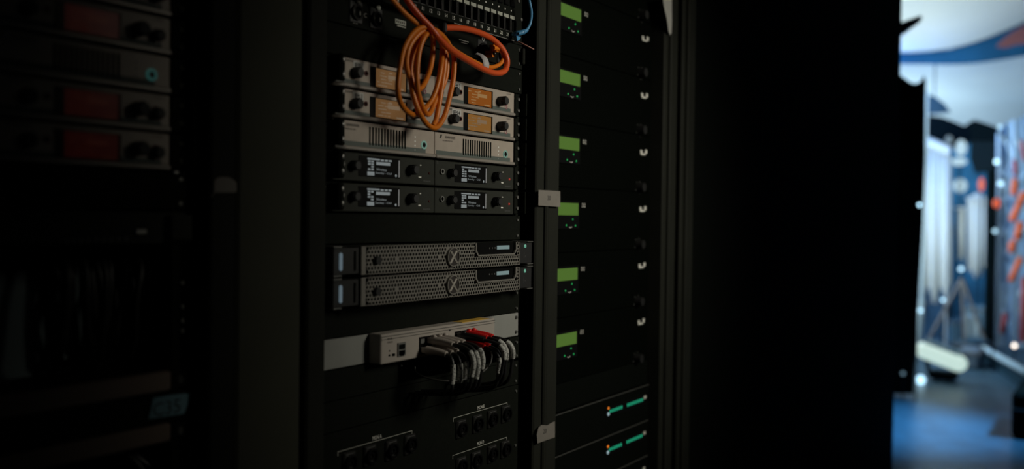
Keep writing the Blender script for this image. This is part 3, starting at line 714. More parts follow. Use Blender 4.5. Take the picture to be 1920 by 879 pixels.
# the coil itself : one long cable wound in loops
coil = [(712, -30, -.048), (738, 2, -.050), (760, 26, -.052), (785, 46, -.054), (806, 56, -.056), (822, 66, -.056),
 (829, 88, -.052), (827, 124, -.046), (820, 160, -.044), (809, 188, -.044), (793, 206, -.046), (777, 215, -.050), (762, 207, -.056), (750, 190, -.060), (746, 163, -.062), (750, 126, -.062), (757, 92, -.060), (772, 65, -.060), (790, 52, -.060), (810, 54, -.062),
 (828, 66, -.052), (842, 84, -.048), (851, 108, -.048), (850, 146, -.048), (842, 186, -.050), (832, 220, -.052), (818, 239, -.054), (802, 234, -.056), (786, 210, -.058), (776, 182, -.056), (770, 152, -.052), (762, 122, -.052), (766, 92, -.054), (779, 70, -.056), (795, 57, -.058), (811, 58, -.058),
 (824, 72, -.046), (836, 98, -.040), (838, 130, -.040), (832, 158, -.040), (818, 185, -.042), (806, 212, -.046), (797, 210, -.054), (786, 182, -.060), (782, 150, -.062), (783, 116, -.062), (788, 88, -.062), (798, 66, -.062), (808, 62, -.056),
 (812, 78, -.042), (811, 104, -.040), (806, 130, -.042), (798, 152, -.046), (788, 166, -.050), (777, 160, -.050), (770, 136, -.048), (772, 108, -.048), (779, 84, -.050), (792, 64, -.052), (806, 58, -.050),
 (824, 64, -.050), (833, 86, -.046), (834, 116, -.046), (830, 150, -.046), (824, 190, -.046), (818, 222, -.048), (812, 236, -.050)]
t = thing('patch_cable', 'orange cable wound into a long hanging coil in front of the IEM 1 unit', 'cable', P(810, 60, -.055))
b = MB(); b.tube(PT(coil), .0041, n=12, sub=6); b.build('coiled_cord', M['orange'], t)
p = P(829, 50, -.046); b = MB(); b.box(p.x-.004, p.x+.004, -.054, -.040, p.z-.010, p.z+.006, bev=.002)
p2 = P(814, 71, -.055); b.tube([p2+Vector((-.010, -.008, .002)), p2+Vector((0, -.011, -.001)), p2+Vector((.010, -.007, .002))], .0016, n=8); b.build('cable_tie', M['knob'], t)
# blue cable and its plug
t = thing('network_cable', 'blue network cable plugged into the right end of the patch panel', 'network cable', P(968, 62, -.03))
b = MB(); b.tube(PT([(988, -25, -.05), (992, 0, -.05), (996, 20, -.05), (995, 40, -.048), (989, 54, -.046), (981, 60, -.044), (972, 63, -.040)]), .0026, n=12); b.build('cord', M['bluecab'], t)
b = MB(); b.tube(PT([(964, 66, -.028), (970, 63, -.036), (978, 61, -.042), (985, 58, -.045)]), lambda q: .0058-.0022*q, n=12)
for q in range(4):
    pp = P(981+2.2*q, 60.5-1.2*q, -.044); b.ball(pp, .0048-.0003*q, n=10, sc=(.35, 1, 1))
b.build('boot', M['bluecab'], t)
b = MB(); c_ = P(966, 71, -.036); b.prism([(c_.x-.002, c_.z+.003), (c_.x+.012, c_.z+.003), (c_.x+.010, c_.z-.001), (c_.x+.001, c_.z-.006)], -.040, -.034); b.build('plug_latch', M['bluecab'], t)
b = MB(); b.tube(PT([(966, 76, -.024), (980, 82, -.04), (992, 88, -.05), (1001, 92.5, -.055)]), lambda q: .0016-.0006*q, n=8)
tag(b.build('cable_end', mat('salmon_sheath', (.42, .20, .15), .5)), 'short salmon cable end poking out below the blue plug', 'cable')

# ------------------------------------------------------------------ tape and a painted reflection on posts
def tape_piece(poly, y, label, txt=None, tsz=.01, tpos=None, m='tape', name='tape_label'):
    pts = [P(a, c, y) for a, c in poly]
    b = MB(); b.prism([(p.x, p.z) for p in pts], y-.0006, y)
    t = b.build(name, M[m]); tag(t, label, 'tape label')
    if txt:
        p = P(*tpos, y); text(txt, p.x, p.z, y-.0006, tsz, M['ink'], t)
    return t
tape_piece([(1009.5, 356), (1029, 357), (1050, 358.5), (1050, 388), (1030, 386.5), (1009, 385)], -.0192, 'white tape marked 30 on the post between the centre and right racks', '30', .0085, (1029, 371))
tape_piece([(1009, 802), (1015, 796.5), (1026, 797), (1034, 792), (1040, 789.5), (1040, 819.5), (1024, 825), (1007.5, 831), (1006, 815)], -.0192, 'torn white tape marked 20 low on the post left of the amplifiers', '20', .0088, (1021, 808))
tape_piece([(401, 340), (406, 334), (415, 331.5), (428, 332), (437, 336), (443, 343), (443, 358), (440, 361), (401, 361), (396, 370), (395, 369), (401, 358)], -.0306, 'round-topped pale tape on the post of the left rack')
tape_piece([(1242, -6), (1259, -6), (1259.5, 40), (1258.5, 62), (1256, 66), (1253, 58), (1250, 35), (1245, 14)], -.0208, 'pointed grey reflection painted as a strip at the top of the right rack frame', m='pale_strip', name='painted_reflection')  # bright reflection on the frame, put in as a pale strip

# ------------------------------------------------------------------ right rack : amplifiers
yA = dyR
def amp(k, label):
    zlab = P(1094, 266, yA).z+(2-k)*3*U
    zt = zlab+P(1060, 352, yA).z-P(1092, 386, yA).z; zt -= .0005; zb = zt-3*U+.001
    t = thing('power_amplifier', label, 'amplifier', ((rxL+rxR)/2, yA, zb), 'amplifiers with green displays')
    b = MB(); b.box(rxL+.02, rxR-.02, yA+.003, yA+.40, zb+.002, zt-.002); b.build('chassis', M['deep'], t)
    b = MB(); b.box(rxL, rxR, yA-.002, yA+.003, zb, zt, bev=.0012); b.build('front_panel', mat('amp_face', (.0010, .0016, .0010), .75, spec=.03), t)
    dz = P(1068, 271, yA).z-P(1094, 266, yA).z+zlab
    x0, x1 = XP(1040, yA), XP(1083, yA, 271)
    b = MB(); b.box(x0-.004, x1+.004, yA-.0045, yA-.002, dz-.040, dz+.018, bev=.001); f = b.build('display_module', M['glossy'], t)
    b = MB(); b.box(x0, x1-.0015, yA-.0050, yA-.0045, dz-.0115, dz+.0135); b.build('display', M['green_lcd'], f)
    for px, py in ((1072, 289.5), (1060, 299.5), (1077, 302)):
        p = P(px, py, yA); b = MB(); b.ball((p.x, yA-.0046, p.z-P(1068, 271, yA).z+dz), .0021, n=10, sc=(1, .4, 1)); b.build('indicator', M['green_led'], f)
    p = P(1067, 305, yA); b = MB(); b.tube([(p.x-.006, yA-.005, p.z-P(1068, 271, yA).z+dz+.002), (p.x, yA-.005, p.z-P(1068, 271, yA).z+dz), (p.x+.006, yA-.005, p.z-P(1068, 271, yA).z+dz+.002)], .0006, n=6); b.build('dial_mark', M['print_light'], f)
    p = P(1094.5, 266, yA); text('D12', p.x, zlab, yA-.002, .0085, M['print_light'], t, width=.014)
    # logo at the right
    p = P(1205, 286, yA); zz = p.z-P(1094, 266, yA).z+zlab; x = p.x
    b = MB(); w_ = .0175; b.box(x-w_, x-w_*.45, yA-.003, yA-.002, zz-.002, zz+.005); b.box(x-w_*.9, x+w_, yA-.003, yA-.002, zz-.006, zz-.002); b.box(x+w_*.45, x+w_, yA-.003, yA-.002, zz-.006, zz+.007); b.build('logo_mark', M['print_light'], t)
    p = P(1197, 244, yA); zz2 = p.z-P(1094, 266, yA).z+zlab-3*U
    kb = MB(); kb.cyl((p.x, yA-.002, zz2), (p.x, yA-.018, zz2), .011, .010, n=24); kk = kb.build('power_knob', M['knob'], t)
    b = MB()
    for an in (0, 1.1, 2.3, 3.6, 5): b.box(p.x+.015*math.cos(an)-.001, p.x+.015*math.cos(an)+.001, yA-.0026, yA-.002, zz2+.015*math.sin(an)-.001, zz2+.015*math.sin(an)+.001)
    b.build('dial_mark', M['print_dim'], t)
    for z in (zb+.012, zt-.012): screw(rxR-.009, z, yA-.002, t, .0035); screw(rxL+.009, z, yA-.002, t, .0035)
    return zb
posn = ['topmost', 'second from the top', 'third from the top', 'fourth from the top', 'fifth from the top', 'lowest']
amp(-1, 'amplifier above the topmost display, cut by the upper picture edge')
for k in range(6): zb = amp(k, 'black amplifier with green display, %s of the six displays' % posn[k])
ztop = P(1041, 775, yA).z
blank(0, 0, 'black blank panel under the lowest green-display amplifier', rxL, rxR, yA, zb-.0005, ztop+.001, m='dimblack')
def router(zt, label):
    zb = zt-2*U*.96
    t = thing('network_processor', label, 'network processor', ((rxL+rxR)/2, yA, zb), 'black units with green indicator rows')
    b = MB(); b.box(rxL, rxR, yA-.006, yA+.003, zb+.001, zt-.001, bev=.001); b.box(rxL+.02, rxR-.02, yA+.003, yA+.35, zb+.002, zt-.002); b.build('front_panel', M['dimblack'], t)
    b = MB(); b.box(rxL, rxR, yA-.0075, yA-.005, zt-.0022, zt-.0012); b.build('top_edge', mat('edge_grey', (.09, .09, .085), .5), t)  # thin paler strip along the top edge
    xa, xb_ = XP(1133, yA, 770), XP(1204, yA, 740)
    za = zt-.040
    b = MB(); b.box(xa-.004, xb_+.006, yA-.0075, yA-.006, za-.006, za+.018, bev=.001); f = b.build('indicator_field', M['glossy'], t)
    wd = xb_-xa
    for i in range(16):
        if i in (6, 7): continue
        x = xa+.012+i*(wd-.020)/16
        b = MB(); b.box(x, x+.006, yA-.0082, yA-.0075, za+.004, za+.011, bev=.0008); b.build('indicator', mat('green_bar', (0, .03, .02), .3, emit=(.02, .42, .22), es=.75), f)
    b = MB(); b.ball((xa+.005, yA-.008, za+.016), .0030, n=10, sc=(1, .4, 1)); b.build('amber_indicator', M['amber'], f)
    b = MB(); b.ball((xa+.005, yA-.008, za+.003), .0042, n=12, sc=(1, .4, 1)); b.build('power_led', M['pale_led'], f)
    b = MB(); b.box(xb_-.008, xb_+.004, yA-.009, yA-.0075, za+.008, za+.015); b.build('logo_mark', M['print_light'], f)
    for z in (zb+.012, zt-.012): screw(rxR-.009, z, yA-.006, t, .0035)
    return zb
z = router(ztop, 'black unit with a row of green indicators, uppermost below the amplifiers')
z = router(z, 'black unit with a row of green indicators, second below the amplifiers')
z = router(z, 'black unit with a row of green indicators, cut by the lower picture edge')

# ------------------------------------------------------------------ left rack
LX1 = XP(318, 0, 250); LX0 = LX1-.2075
zl = P(318, 319, 0).z
lbl = ['warm grey unit with red display, lowest in the left rack', 'warm grey unit with red display, second from below in the left rack', 'slotted warm grey splitter with a dim teal ring in the left rack',
       'warm grey unit with red display, just above the left rack splitter', 'warm grey unit with red display, cut by the upper picture edge']
for k in range(5):
    zt = zl+U*(k+1)-GAP
    half_unit(LX0, LX1, zt, 'split' if k == 2 else 'rx', lbl[k], scr='red', earside='R', ex=lxR, group='left rack warm grey units', jack=False)
lx = lxL+.16
b_ = blank(0, 0, 'black blank panel under the red-display units in the left rack', lxL, lxR, 0, zl-GAP, P(330, 394, 0).z)
t = thing('patch_bay', 'black panel with a row of faint dots and a pale tab in the left rack', 'patch panel', ((lxL+lxR)/2, 0, P(330, 456, 0).z))
za, zc = P(330, 456, 0).z, P(330, 398, 0).z
b = MB(); b.box(lxL, lxR, -.002, .003, za, zc, bev=.001); b.box(XP(310, 0, 430), lxR, -.012, -.002, za+.004, zc-.003, bev=.001); b.build('plate', M['darkface'], t)
b = MB()
for i in range(9): p = P(122+i*14, 452-i*.6, 0); b.box(p.x-.002, p.x+.002, -.003, -.002, p.z-.002, p.z+.002)
b.build('port_mark', M['print_dim'], t)
p = P(260, 434, 0); b = MB(); b.box(p.x-.006, p.x+.006, -.006, -.002, p.z-.0025, p.z+.0025); b.build('tab', M['print_light'], t)
# grey inner cloth panel behind the cables
za, zc = P(318, 690, 0).z, P(318, 470, 0).z
b = MB(); b.box(lxL+.02, lxR-.02, .10, .104, za-.28, zc, bev=.001)
tag(b.build('inner_panel', mat('blue_grey_panel', (.16, .21, .22), .6, noise=.1, nscale=10)), 'blue-grey panel behind the hanging cables inside the left rack', 'panel')
rnd = random.Random(4)
for i in range(19):
    x = XP(165+i*9.2, 0, 560); xj = rnd.uniform(-.012, .012); zt_ = zc+.012; zb_ = za-.006
    y = rnd.uniform(.035, .085)
    b = MB(); b.tube([(x, y+.03, zt_), (x+rnd.uniform(-.003, .003), y, zt_-.03), (x+xj, y-.005, (zt_+zb_)/2+rnd.uniform(-.02, .02)), (x+xj*.4+rnd.uniform(-.01, .01), y, zb_+.03), (x+rnd.uniform(-.014, .014), y+.03, zb_)], rnd.uniform(.0032, .0052), n=8)
    tag(b.build('hanging_cable', M['blkcab']), 'black cable in the open bay of the left rack, %s' % (['leftmost', 'rightmost'][i == 18] if i in (0, 18) else '%s from the left' % ['', 'second', 'third', 'fourth', 'fifth', 'sixth', 'seventh', 'eighth', 'ninth', 'tenth', 'eleventh', 'twelfth', 'thirteenth', 'fourteenth', 'fifteenth', 'sixteenth', 'seventeenth', 'eighteenth'][i]), 'cable', 'black cables hanging in the left rack bay')
za, zc = P(318, 740, 0).z, P(318, 696, 0).z
def drawer(za, zc, label):
    t = thing('rack_unit', label, 'rack unit', ((lxL+lxR)/2, .1, za), None)
    b = MB(); b.box(lxL+.02, XP(319, 0, 720), -.003, .01, za, zc, bev=.002); b.build('front_panel', mat('brown_face', (.20, .15, .12), .5), t)
    b = MB(); b.box(lxL+.02, lxR-.02, .01, .25, za+.002, zc-.002); b.build('chassis', M['black'], t)
    ear(XP(320, 0, 720), lxR, zc-.002, za+.002, 0, t); return t
drawer(P(318, 731, 0).z, P(318, 695, 0).z, 'brownish grey slim unit above the light blue tape in the left rack')
drawer(P(318, 826, 0).z, P(318, 792, 0).z, 'brownish grey slim unit below the light blue tape in the left rack')
blank(0, 0, 'black panel carrying the light blue tape in the left rack', lxL, lxR, 0, P(318, 734, 0).z, P(318, 789, 0).z)
tape_piece([(287, 746), (322, 740), (358, 736), (352, 756), (345, 775), (310, 781), (278, 785), (282, 768)], -.0045, 'light blue tape marked C35 at the lower left', 'C35', .016, (312, 764), m='tape', name='tape_label').data.materials[0] = mat('blue_tape', (.16, .30, .36), .7)
for i in range(5):
    x = XP(278+i*14, 0, 850); y = .03+.008*i; z0_ = P(318, 828, 0).z
    b = MB(); b.tube([(x-.02, y+.03, z0_-.002), (x, y, z0_-.02), (x+.02+.01*i, y-.01, z0_-.06), (x+.03, y, z0_-.12), (x+.03, y+.05, z0_-.2)], .0045, n=8)
    tag(b.build('hanging_cable', M['blkcab']), 'black cable curving below the lowest brownish unit of the left rack, %s' % ['leftmost', 'second from the left', 'middle one', 'second from the right', 'rightmost'][i], 'cable', 'black cables low in the left rack')
nuts(XP(344, 0, 560), .003, [P(344, yy, 0).z for yy in (383, 530, 575, 601, 620, 808)], tL, .0028)
p = P(327, 324, 0); b = MB(); b.ball((p.x, -.004, p.z), .0040, n=10, sc=(1.3, .4, .7)); b.build('cage_nut', M['steel'], tL)

# ------------------------------------------------------------------ room
wx0, wx1 = fr1+.004, Q(1690, 300, 4.7).x
def struct(name, b, m, label=None): return tag(b.build(name, m), label, None, None, 'structure')
b = MB(); b.box(fr1+.004, 4.70, -.001, .05, 0, 3.6); struct('wall_right', b, M['deep'])
b = MB(); b.box(4.60, 4.70, .05, 6, 0, 3.6); struct('added_light_block', b, M['deep'])  # unseen wall added to keep stage light off the racks
def floor_mat():
    m = mat('stage_floor', (.065, .13, .19), .36, noise=.25, nscale=9, bump=.3); return m
b = MB(); b.box(-4, 16, -6, 6, -.05, 0); struct('floor', b, floor_mat())
b = MB(); b.box(-4, 6.2, -6, 6, 3.6, 3.7); struct('ceiling', b, M['deep'])
b = MB(); b.box(-4, 16, -6.1, -6, 0, 5.6); struct('wall_front', b, M['deep'])
b = MB(); b.box(-4.1, -4, -6, 6, 0, 3.6); struct('wall_left', b, M['deep'])
b = MB(); b.box(15.9, 16, -6, 6, 0, 5.6); struct('wall_back', b, mat('blue_backdrop', (.20, .34, .50), .9))

# ------------------------------------------------------------------ bright stage beyond
def bar(b, p, q, r, n=10, mi=0): b.cyl(p, q, r, n=n, mi=mi)
fab = mat('white_fabric', (.78, .80, .80), .85, noise=.04, nscale=2)
# dark drape just past the wall
X1 = 6.9
def fold(name, label, cat, pxa, pxb, top, bot, X, m, amp_=.03, nf=6, th=.02, n=48, bottom_wave=0, sub_poly=None):
    """pleated cloth hanging in the plane x = X between two columns of the picture"""
    b = MB(); vs = []; fs = []
    for i in range(n+1):
        q = i/n; px = pxa+(pxb-pxa)*q; ft = top(q); fb_ = bot(q)
        a = Q(px, ft, X); c = Q(px, fb_, X)
        dx = amp_*math.sin(q*nf*2*PI)
        vs += [a+Vector((dx, 0, 0)), c+Vector((dx*1.2, 0, 0)), a+Vector((dx+th, 0, 0)), c+Vector((dx*1.2+th, 0, 0))]
    for i in range(n): k = 4*i; fs += [(k, k+1, k+5, k+4), (k+2, k+3, k+7, k+6), (k, k+2, k+6, k+4), (k+1, k+3, k+7, k+5)]
    fs += [(0, 1, 3, 2), (4*n, 4*n+1, 4*n+3, 4*n+2)]
    b.add(vs, fs, 0, True); o = b.build(name, m); return tag(o, label, cat)
lerp = lambda pts: (lambda q: next((a[1]+(c[1]-a[1])*(q-a[0])/(c[0]-a[0]) for a, c in zip(pts, pts[1:]) if q <= c[0]+1e-9), pts[-1][1]))
# slightly leaning free-standing black flat
pts = [(1650, 128), (1689, 141), (1706, 154), (1716, 157), (1726, 153), (1731, 142), (1734, 150), (1733, 300), (1727, 450), (1718, 600), (1711, 738), (1650, 738)]
b = MB(); pp = [Q(a, c, X1) for a, c in pts]; pz = [max(p.z, 0) for p in pp]
n = len(pp); b.add([(p.x, p.y, z_) for p, z_ in zip(pp, pz)]+[(p.x+.05, p.y, z_) for p, z_ in zip(pp, pz)], [tuple(range(n)), tuple(range(n, 2*n))]+[(i, (i+1) % n, n+(i+1) % n, n+i) for i in range(n)])
tag(b.build('stage_flat', M['deep']), 'tall black stage flat with a jagged top just past the dark wall', 'stage flat')
# black horn shaped bracket at the top of the opening
b = MB(); q_ = [Q(a, c, 5.2) for a, c in ((1680, 46), (1700, 38), (1726, 29), (1722, 38), (1706, 50), (1690, 62), (1680, 66))]
n = len(q_); b.add([(p.x, p.y, p.z) for p in q_]+[(p.x+.05, p.y, p.z) for p in q_], [tuple(range(n)), tuple(range(n, 2*n))]+[(i, (i+1) % n, n+(i+1) % n, n+i) for i in range(n)])
tag(b.build('wall_bracket', mat('dark_blue_metal', (.01, .03, .045), .5)), 'small dark pointed bracket high on the edge of the dark wall', 'bracket')
b.v = []
# fabric canopies overhead
def canopy(label, rows, m, x0=None):
    """rows: list of (X, [(px,py)...]) cross-sections going away from the viewer"""
    b = MB(); R_ = []
    for X, l in rows: R_.append(smooth([Q(a, c, X) for a, c in l], 6))
    k = len(R_[0]); vs = [p for r in R_ for p in r]; nv = len(vs)
    vs2 = [p+Vector((0, 0, .02)) for p in vs]
    fs = [(r*k+i, r*k+i+1, (r+1)*k+i+1, (r+1)*k+i) for r in range(len(R_)-1) for i in range(k-1)]
    b.add(vs, fs, 0, True); b.add(vs2, fs, 0, True)
    return tag(b.build('fabric_canopy', m), label, 'canopy')
cn = canopy('near white fabric canopy with a sagging shaded fold painted blue at the upper right', [
  (7.0, [(1600, -160), (1720, -170), (1830, -190), (1990, -230)]),
  (8.2, [(1600, -40), (1720, -45), (1830, -60), (1990, -90)]),
  (9.2, [(1600, 70), (1720, 72), (1830, 50), (1990, -10)]),
  (9.5, [(1600, 98), (1720, 98), (1830, 78), (1990, 10)])], fab)
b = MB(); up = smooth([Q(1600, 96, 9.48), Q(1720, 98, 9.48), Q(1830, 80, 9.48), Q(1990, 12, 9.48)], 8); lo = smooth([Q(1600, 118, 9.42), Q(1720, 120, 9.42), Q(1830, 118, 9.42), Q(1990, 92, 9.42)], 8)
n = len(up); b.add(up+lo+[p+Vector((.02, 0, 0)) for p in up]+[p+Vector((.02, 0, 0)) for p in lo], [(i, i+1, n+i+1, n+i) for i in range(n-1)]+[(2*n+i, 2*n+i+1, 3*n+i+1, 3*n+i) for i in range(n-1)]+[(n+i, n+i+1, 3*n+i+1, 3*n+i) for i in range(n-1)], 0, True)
b.build('painted_fold_shade', mat('fold_shade_blue', (.014, .085, .19), .9, noise=.3, nscale=1.5, spec=.1), cn)  # shade on the canopy's lower fold, painted as a blue band
canopy('far white fabric canopy between the blue shadow line and the dark roof', [
  (10.0, [(1600, 90), (1720, 95), (1830, 90), (1990, 60)]),
  (11.2, [(1600, 150), (1720, 150), (1830, 150), (1990, 140)]),
  (12.6, [(1600, 195), (1720, 198), (1830, 200), (1990, 190)]),
  (13.2, [(1600, 232), (1720, 238), (1830, 245), (1990, 235)])], fab)
b = MB(); q_ = [Q(a, c, 9.2) for a, c in ((1868, 88), (1885, 72), (1905, 58), (1935, 42), (1935, 82), (1905, 84), (1885, 90))]
n = len(q_); b.add([(p.x, p.y, p.z) for p in q_]+[(p.x+.03, p.y, p.z+.02) for p in q_], [tuple(range(n)), tuple(range(n, 2*n))]+[(i, (i+1) % n, n+(i+1) % n, n+i) for i in range(n)])
tag(b.build('painted_red_spill', mat('red_spill_colour', (.22, .075, .085), .8)), 'patch coloured as dull red light spill under the canopy at the upper right edge', 'painted_red_spill')  # red light spill painted as an added coloured patch
# dark hanging sail and dark truss mass
def slab(name, pts, X, th, m, label=None, cat=None, parent=None):
    q_ = [Q(a, c, X) for a, c in pts]; n = len(q_); b = MB()
    b.add([(p.x, p.y, p.z) for p in q_]+[(p.x+th, p.y, p.z) for p in q_], [tuple(range(n)), tuple(range(n, 2*n))]+[(i, (i+1) % n, n+(i+1) % n, n+i) for i in range(n)])
    o = b.build(name, m, parent)
    return tag(o, label, cat) if label else o
nav = mat('navy_cloth', (.012, .05, .09), .8)
dk = mat('dark_stage_black', (.002, .006, .008), .8, spec=.05)
slab('hanging_sail', [(1738, 176), (1756, 183), (1770, 194), (1782, 210), (1760, 212), (1738, 214)], 9.6, .05, nav, 'dark blue triangular sail hanging beside the black flat', 'sail')
so = [o for o in COL.objects if o.name == 'hanging_sail'][0]
a = Q(1752, 182, 9.62); b = MB(); b.cyl(a, (a.x, a.y, a.z+1.1), .006, n=6); b.build('rope', nav, so)
slab('roof_drape', [(1738, 216), (1765, 219), (1790, 228), (1808, 236), (1822, 226), (1822, 262), (1806, 266), (1796, 282), (1782, 278), (1768, 268), (1738, 258)], 10.4, .3, dk, 'low black roof drape above the white curtain', 'drape')
t = thing('speaker_array', 'hanging black speaker cluster at the head of the dark mast', 'speaker', Q(1845, 300, 9.9))
slab('upper_cabinet', [(1819, 236), (1826, 224), (1846, 230), (1868, 238), (1870, 262), (1820, 262)], 9.9, .35, dk, parent=t)
slab('lower_cabinet', [(1820, 264), (1870, 264), (1864, 318), (1826, 322), (1818, 296)], 9.92, .3, mat('dark_teal_black', (.004, .012, .016), .7, spec=.1), parent=t)
t = thing('lighting_mast', 'thin black mast standing right of the white curtains', 'mast', Q(1854, 660, 9.6))
b = MB(); a = Q(1859, 318, 9.6); c = Q(1853, 668, 9.6); bar(b, a, c, .042, 12); b.build('pole', dk, t)
b = MB(); bar(b, c+Vector((0, -.18, 0)), c+Vector((0, .22, 0)), .02); bar(b, c+Vector((-.15, 0, 0)), c+Vector((.2, 0, .01)), .02); b.build('foot', dk, t)
# white curtains
curtain_white = mat('white_curtain_cloth', (.80, .82, .80), .9, noise=.03, nscale=3)  # plain white cloth colour with no glow
fold('white_curtain', 'broad white pleated curtain left of the dark mast', 'curtain', 1724, 1784, lambda q: 268+22*q, lambda q: 556+14*math.sin(q*17)-abs(q-.45)*24, 10.0, curtain_white, .008, 7)
fold('white_curtain', 'narrower white pleated curtain touching the dark mast', 'curtain', 1813, 1850, lambda q: 376-14*math.sin(q*3), lambda q: 520-18*abs(q-.5)*2+6*math.sin(q*20), 10.1, curtain_white, .007, 4)
fold('white_curtain', 'thin white curtain strip between the two wider curtains', 'curtain', 1795, 1809, lambda q: 392+4*math.sin(q*6), lambda q: 486+4*math.sin(q*9), 10.15, curtain_white, .008, 2)
t = thing('curtain_rail', 'bright white padded rail along the top of the broad curtain', 'curtain rail', Q(1755, 275, 9.9))
b = MB(); b.tube([Q(1731, 262, 9.9), Q(1756, 272, 9.9), Q(1782, 284, 9.9)], .048, n=12); b.build('rail', fab, t)
for px_, py_ in ((1735, 264), (1780, 283)):
    a = Q(px_, py_, 9.98); b = MB(); bar(b, (a.x, a.y, 0), a, .008); b.build('support', fab, t)
for pa, pb, py_, X_, lb_ in ((1790, 1813, 390, 10.12, 'thin pale rail over the thin curtain strip'), (1811, 1852, 372, 10.06, 'thin pale rail over the narrower white curtain')):
    a = Q(pa, py_, X_); c = Q(pb, py_, X_); t2 = thing('curtain_rail', lb_, 'curtain rail', (a.x, a.y, 0), 'thin curtain rails')
    b = MB(); bar(b, a, c, .012); b.build('rail', fab, t2)
    b = MB(); bar(b, (a.x, a.y, 0), a, .006); b.build('support', dk, t2)
# upright silver pole beside the flat
b = MB(); bar(b, Q(1739, 170, 9.3), Q(1736, 300, 9.3), .014); bar(b, Q(1728, 560, 9.3), Q(1716, 712, 9.3), .038); bar(b, Q(1736, 300, 9.3), Q(1728, 560, 9.3), .018)
tag(b.build('stage_pole', mat('pale_blue_metal', (.50, .62, .70), .5)), 'pale upright pole along the right edge of the black flat', 'pole')
# lamps
def lamp(px, py, X, r, e, col, label, grp, sc=(1, 1, 1), name='stage_lamp'):
    c = Q(px, py, X); b = MB(); b.ball(c, r, n=14, sc=sc)
    mm = mat('lamp_%d_%d_%d_%d' % (e*10, col[0]*100, col[1]*100, col[2]*100), (.03, .03, .03), .4, emit=col, es=e)
    t = thing(name, label, 'lamp', (c.x, c.y, 0), grp); b.build('bulb', mm, t)
    b = MB(); b.cyl((c.x+r*.3, c.y, 0), (c.x+r*.3, c.y, c.z), .005, n=6); b.build('stand', dk, t); return t
WH = (.50, .72, .84)
lamp(1802, 277, 10.3, .075, 1.0, WH, 'pear-shaped white lamp above the gap between the curtains', None, (.6, .7, 1.1))
lamp(1779, 262, 10.3, .035, .35, WH, 'small dim pale lamp just above the right end of the curtain rail', None, (.6, 1, 1.2))
lamp(1797, 303, 10.3, .075, 1.0, WH, 'wide white lamp directly under the pear-shaped one', None, (.5, 1.1, .55))
lamp(1800, 348, 10.4, .075, .95, WH, 'round white lamp left of the orange glow', None, (.5, .9, 1))
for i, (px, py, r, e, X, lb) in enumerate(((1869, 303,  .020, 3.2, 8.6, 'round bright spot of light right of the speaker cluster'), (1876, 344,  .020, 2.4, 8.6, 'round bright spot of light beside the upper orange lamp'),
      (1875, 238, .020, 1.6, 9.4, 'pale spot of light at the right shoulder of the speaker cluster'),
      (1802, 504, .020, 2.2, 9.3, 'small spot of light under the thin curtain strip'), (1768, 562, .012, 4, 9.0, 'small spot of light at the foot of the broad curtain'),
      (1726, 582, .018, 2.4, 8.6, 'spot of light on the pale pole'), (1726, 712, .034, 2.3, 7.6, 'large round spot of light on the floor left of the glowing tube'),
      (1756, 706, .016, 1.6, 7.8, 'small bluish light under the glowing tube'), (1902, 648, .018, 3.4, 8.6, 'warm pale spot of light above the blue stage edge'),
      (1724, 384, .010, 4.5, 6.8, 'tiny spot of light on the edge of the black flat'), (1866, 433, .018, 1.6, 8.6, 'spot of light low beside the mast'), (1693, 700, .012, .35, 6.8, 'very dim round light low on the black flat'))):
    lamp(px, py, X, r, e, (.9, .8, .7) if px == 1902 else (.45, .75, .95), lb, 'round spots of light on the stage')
lamp(1840, 346, 9.4, .038, .75, (1, .15, .03), 'elongated orange lamp just left of the mast', 'orange stage lamps', (.6, .7, 1.7))
lamp(1869, 381, 9.2, .036, 1.0, (1, .13, .02), 'orange lamp just right of the mast', 'orange stage lamps', (.8, .9, 1.2))
# glowing tube light on a dark stand
t = thing('tube_light', 'thick glowing white tube light lying above a dark stand', 'tube light', Q(1765, 725, 7.8))
b = MB(); a = Q(1732, 656, 7.8); c = Q(1797, 681, 7.8); b.cyl(a, c, .066, n=20); b.ball(a, .066); b.ball(c, .066); b.build('glowing_tube', mat('tube_glow', (.5, .5, .5), .4, emit=(.66, .88, .80), es=.82), t)
b = MB(); b.tube([a+Vector((.02, 0, .045)), c+Vector((.02, 0, .045))], .05, n=12, sub=1); b.build('tube_hood', mat('pale_blue_plastic', (.35, .5, .6), .5), t)
b = MB(); g0 = Q(1745, 690, 7.8); g1 = Q(1790, 705, 7.8)
b.box(g0.x-.05, g0.x+.12, g1.y, g0.y, .02, g0.z-.02); bar(b, (g0.x, g0.y, .03), a+Vector((.05, 0, -.03)), .018); bar(b, (g0.x, g1.y, .03), c+Vector((.05, 0, -.03)), .018); b.build('stand', dk, t)
# tripod legs
t = thing('tripod', 'brownish grey tripod standing behind the glowing tube', 'tripod', Q(1790, 640, 9.0))
wd_ = mat('weathered_metal', (.19, .18, .19), .6)
for l in (((1804, 522), (1738, 642)), ((1804, 522), (1809, 640)), ((1804, 522), (1846, 636))):
    b = MB(); bar(b, Q(*l[0], 9.0), Q(*l[1], 9.0), .015); b.build('leg', wd_, t)
b = MB(); b.box(9.05, 9.15, Q(1838, 600, 9.1).y, Q(1808, 600, 9.1).y, Q(1808, 630, 9.1).z, Q(1808, 590, 9.1).z, bev=.01); b.build('control_box', mat('pale_box', (.45, .55, .62), .6), t)
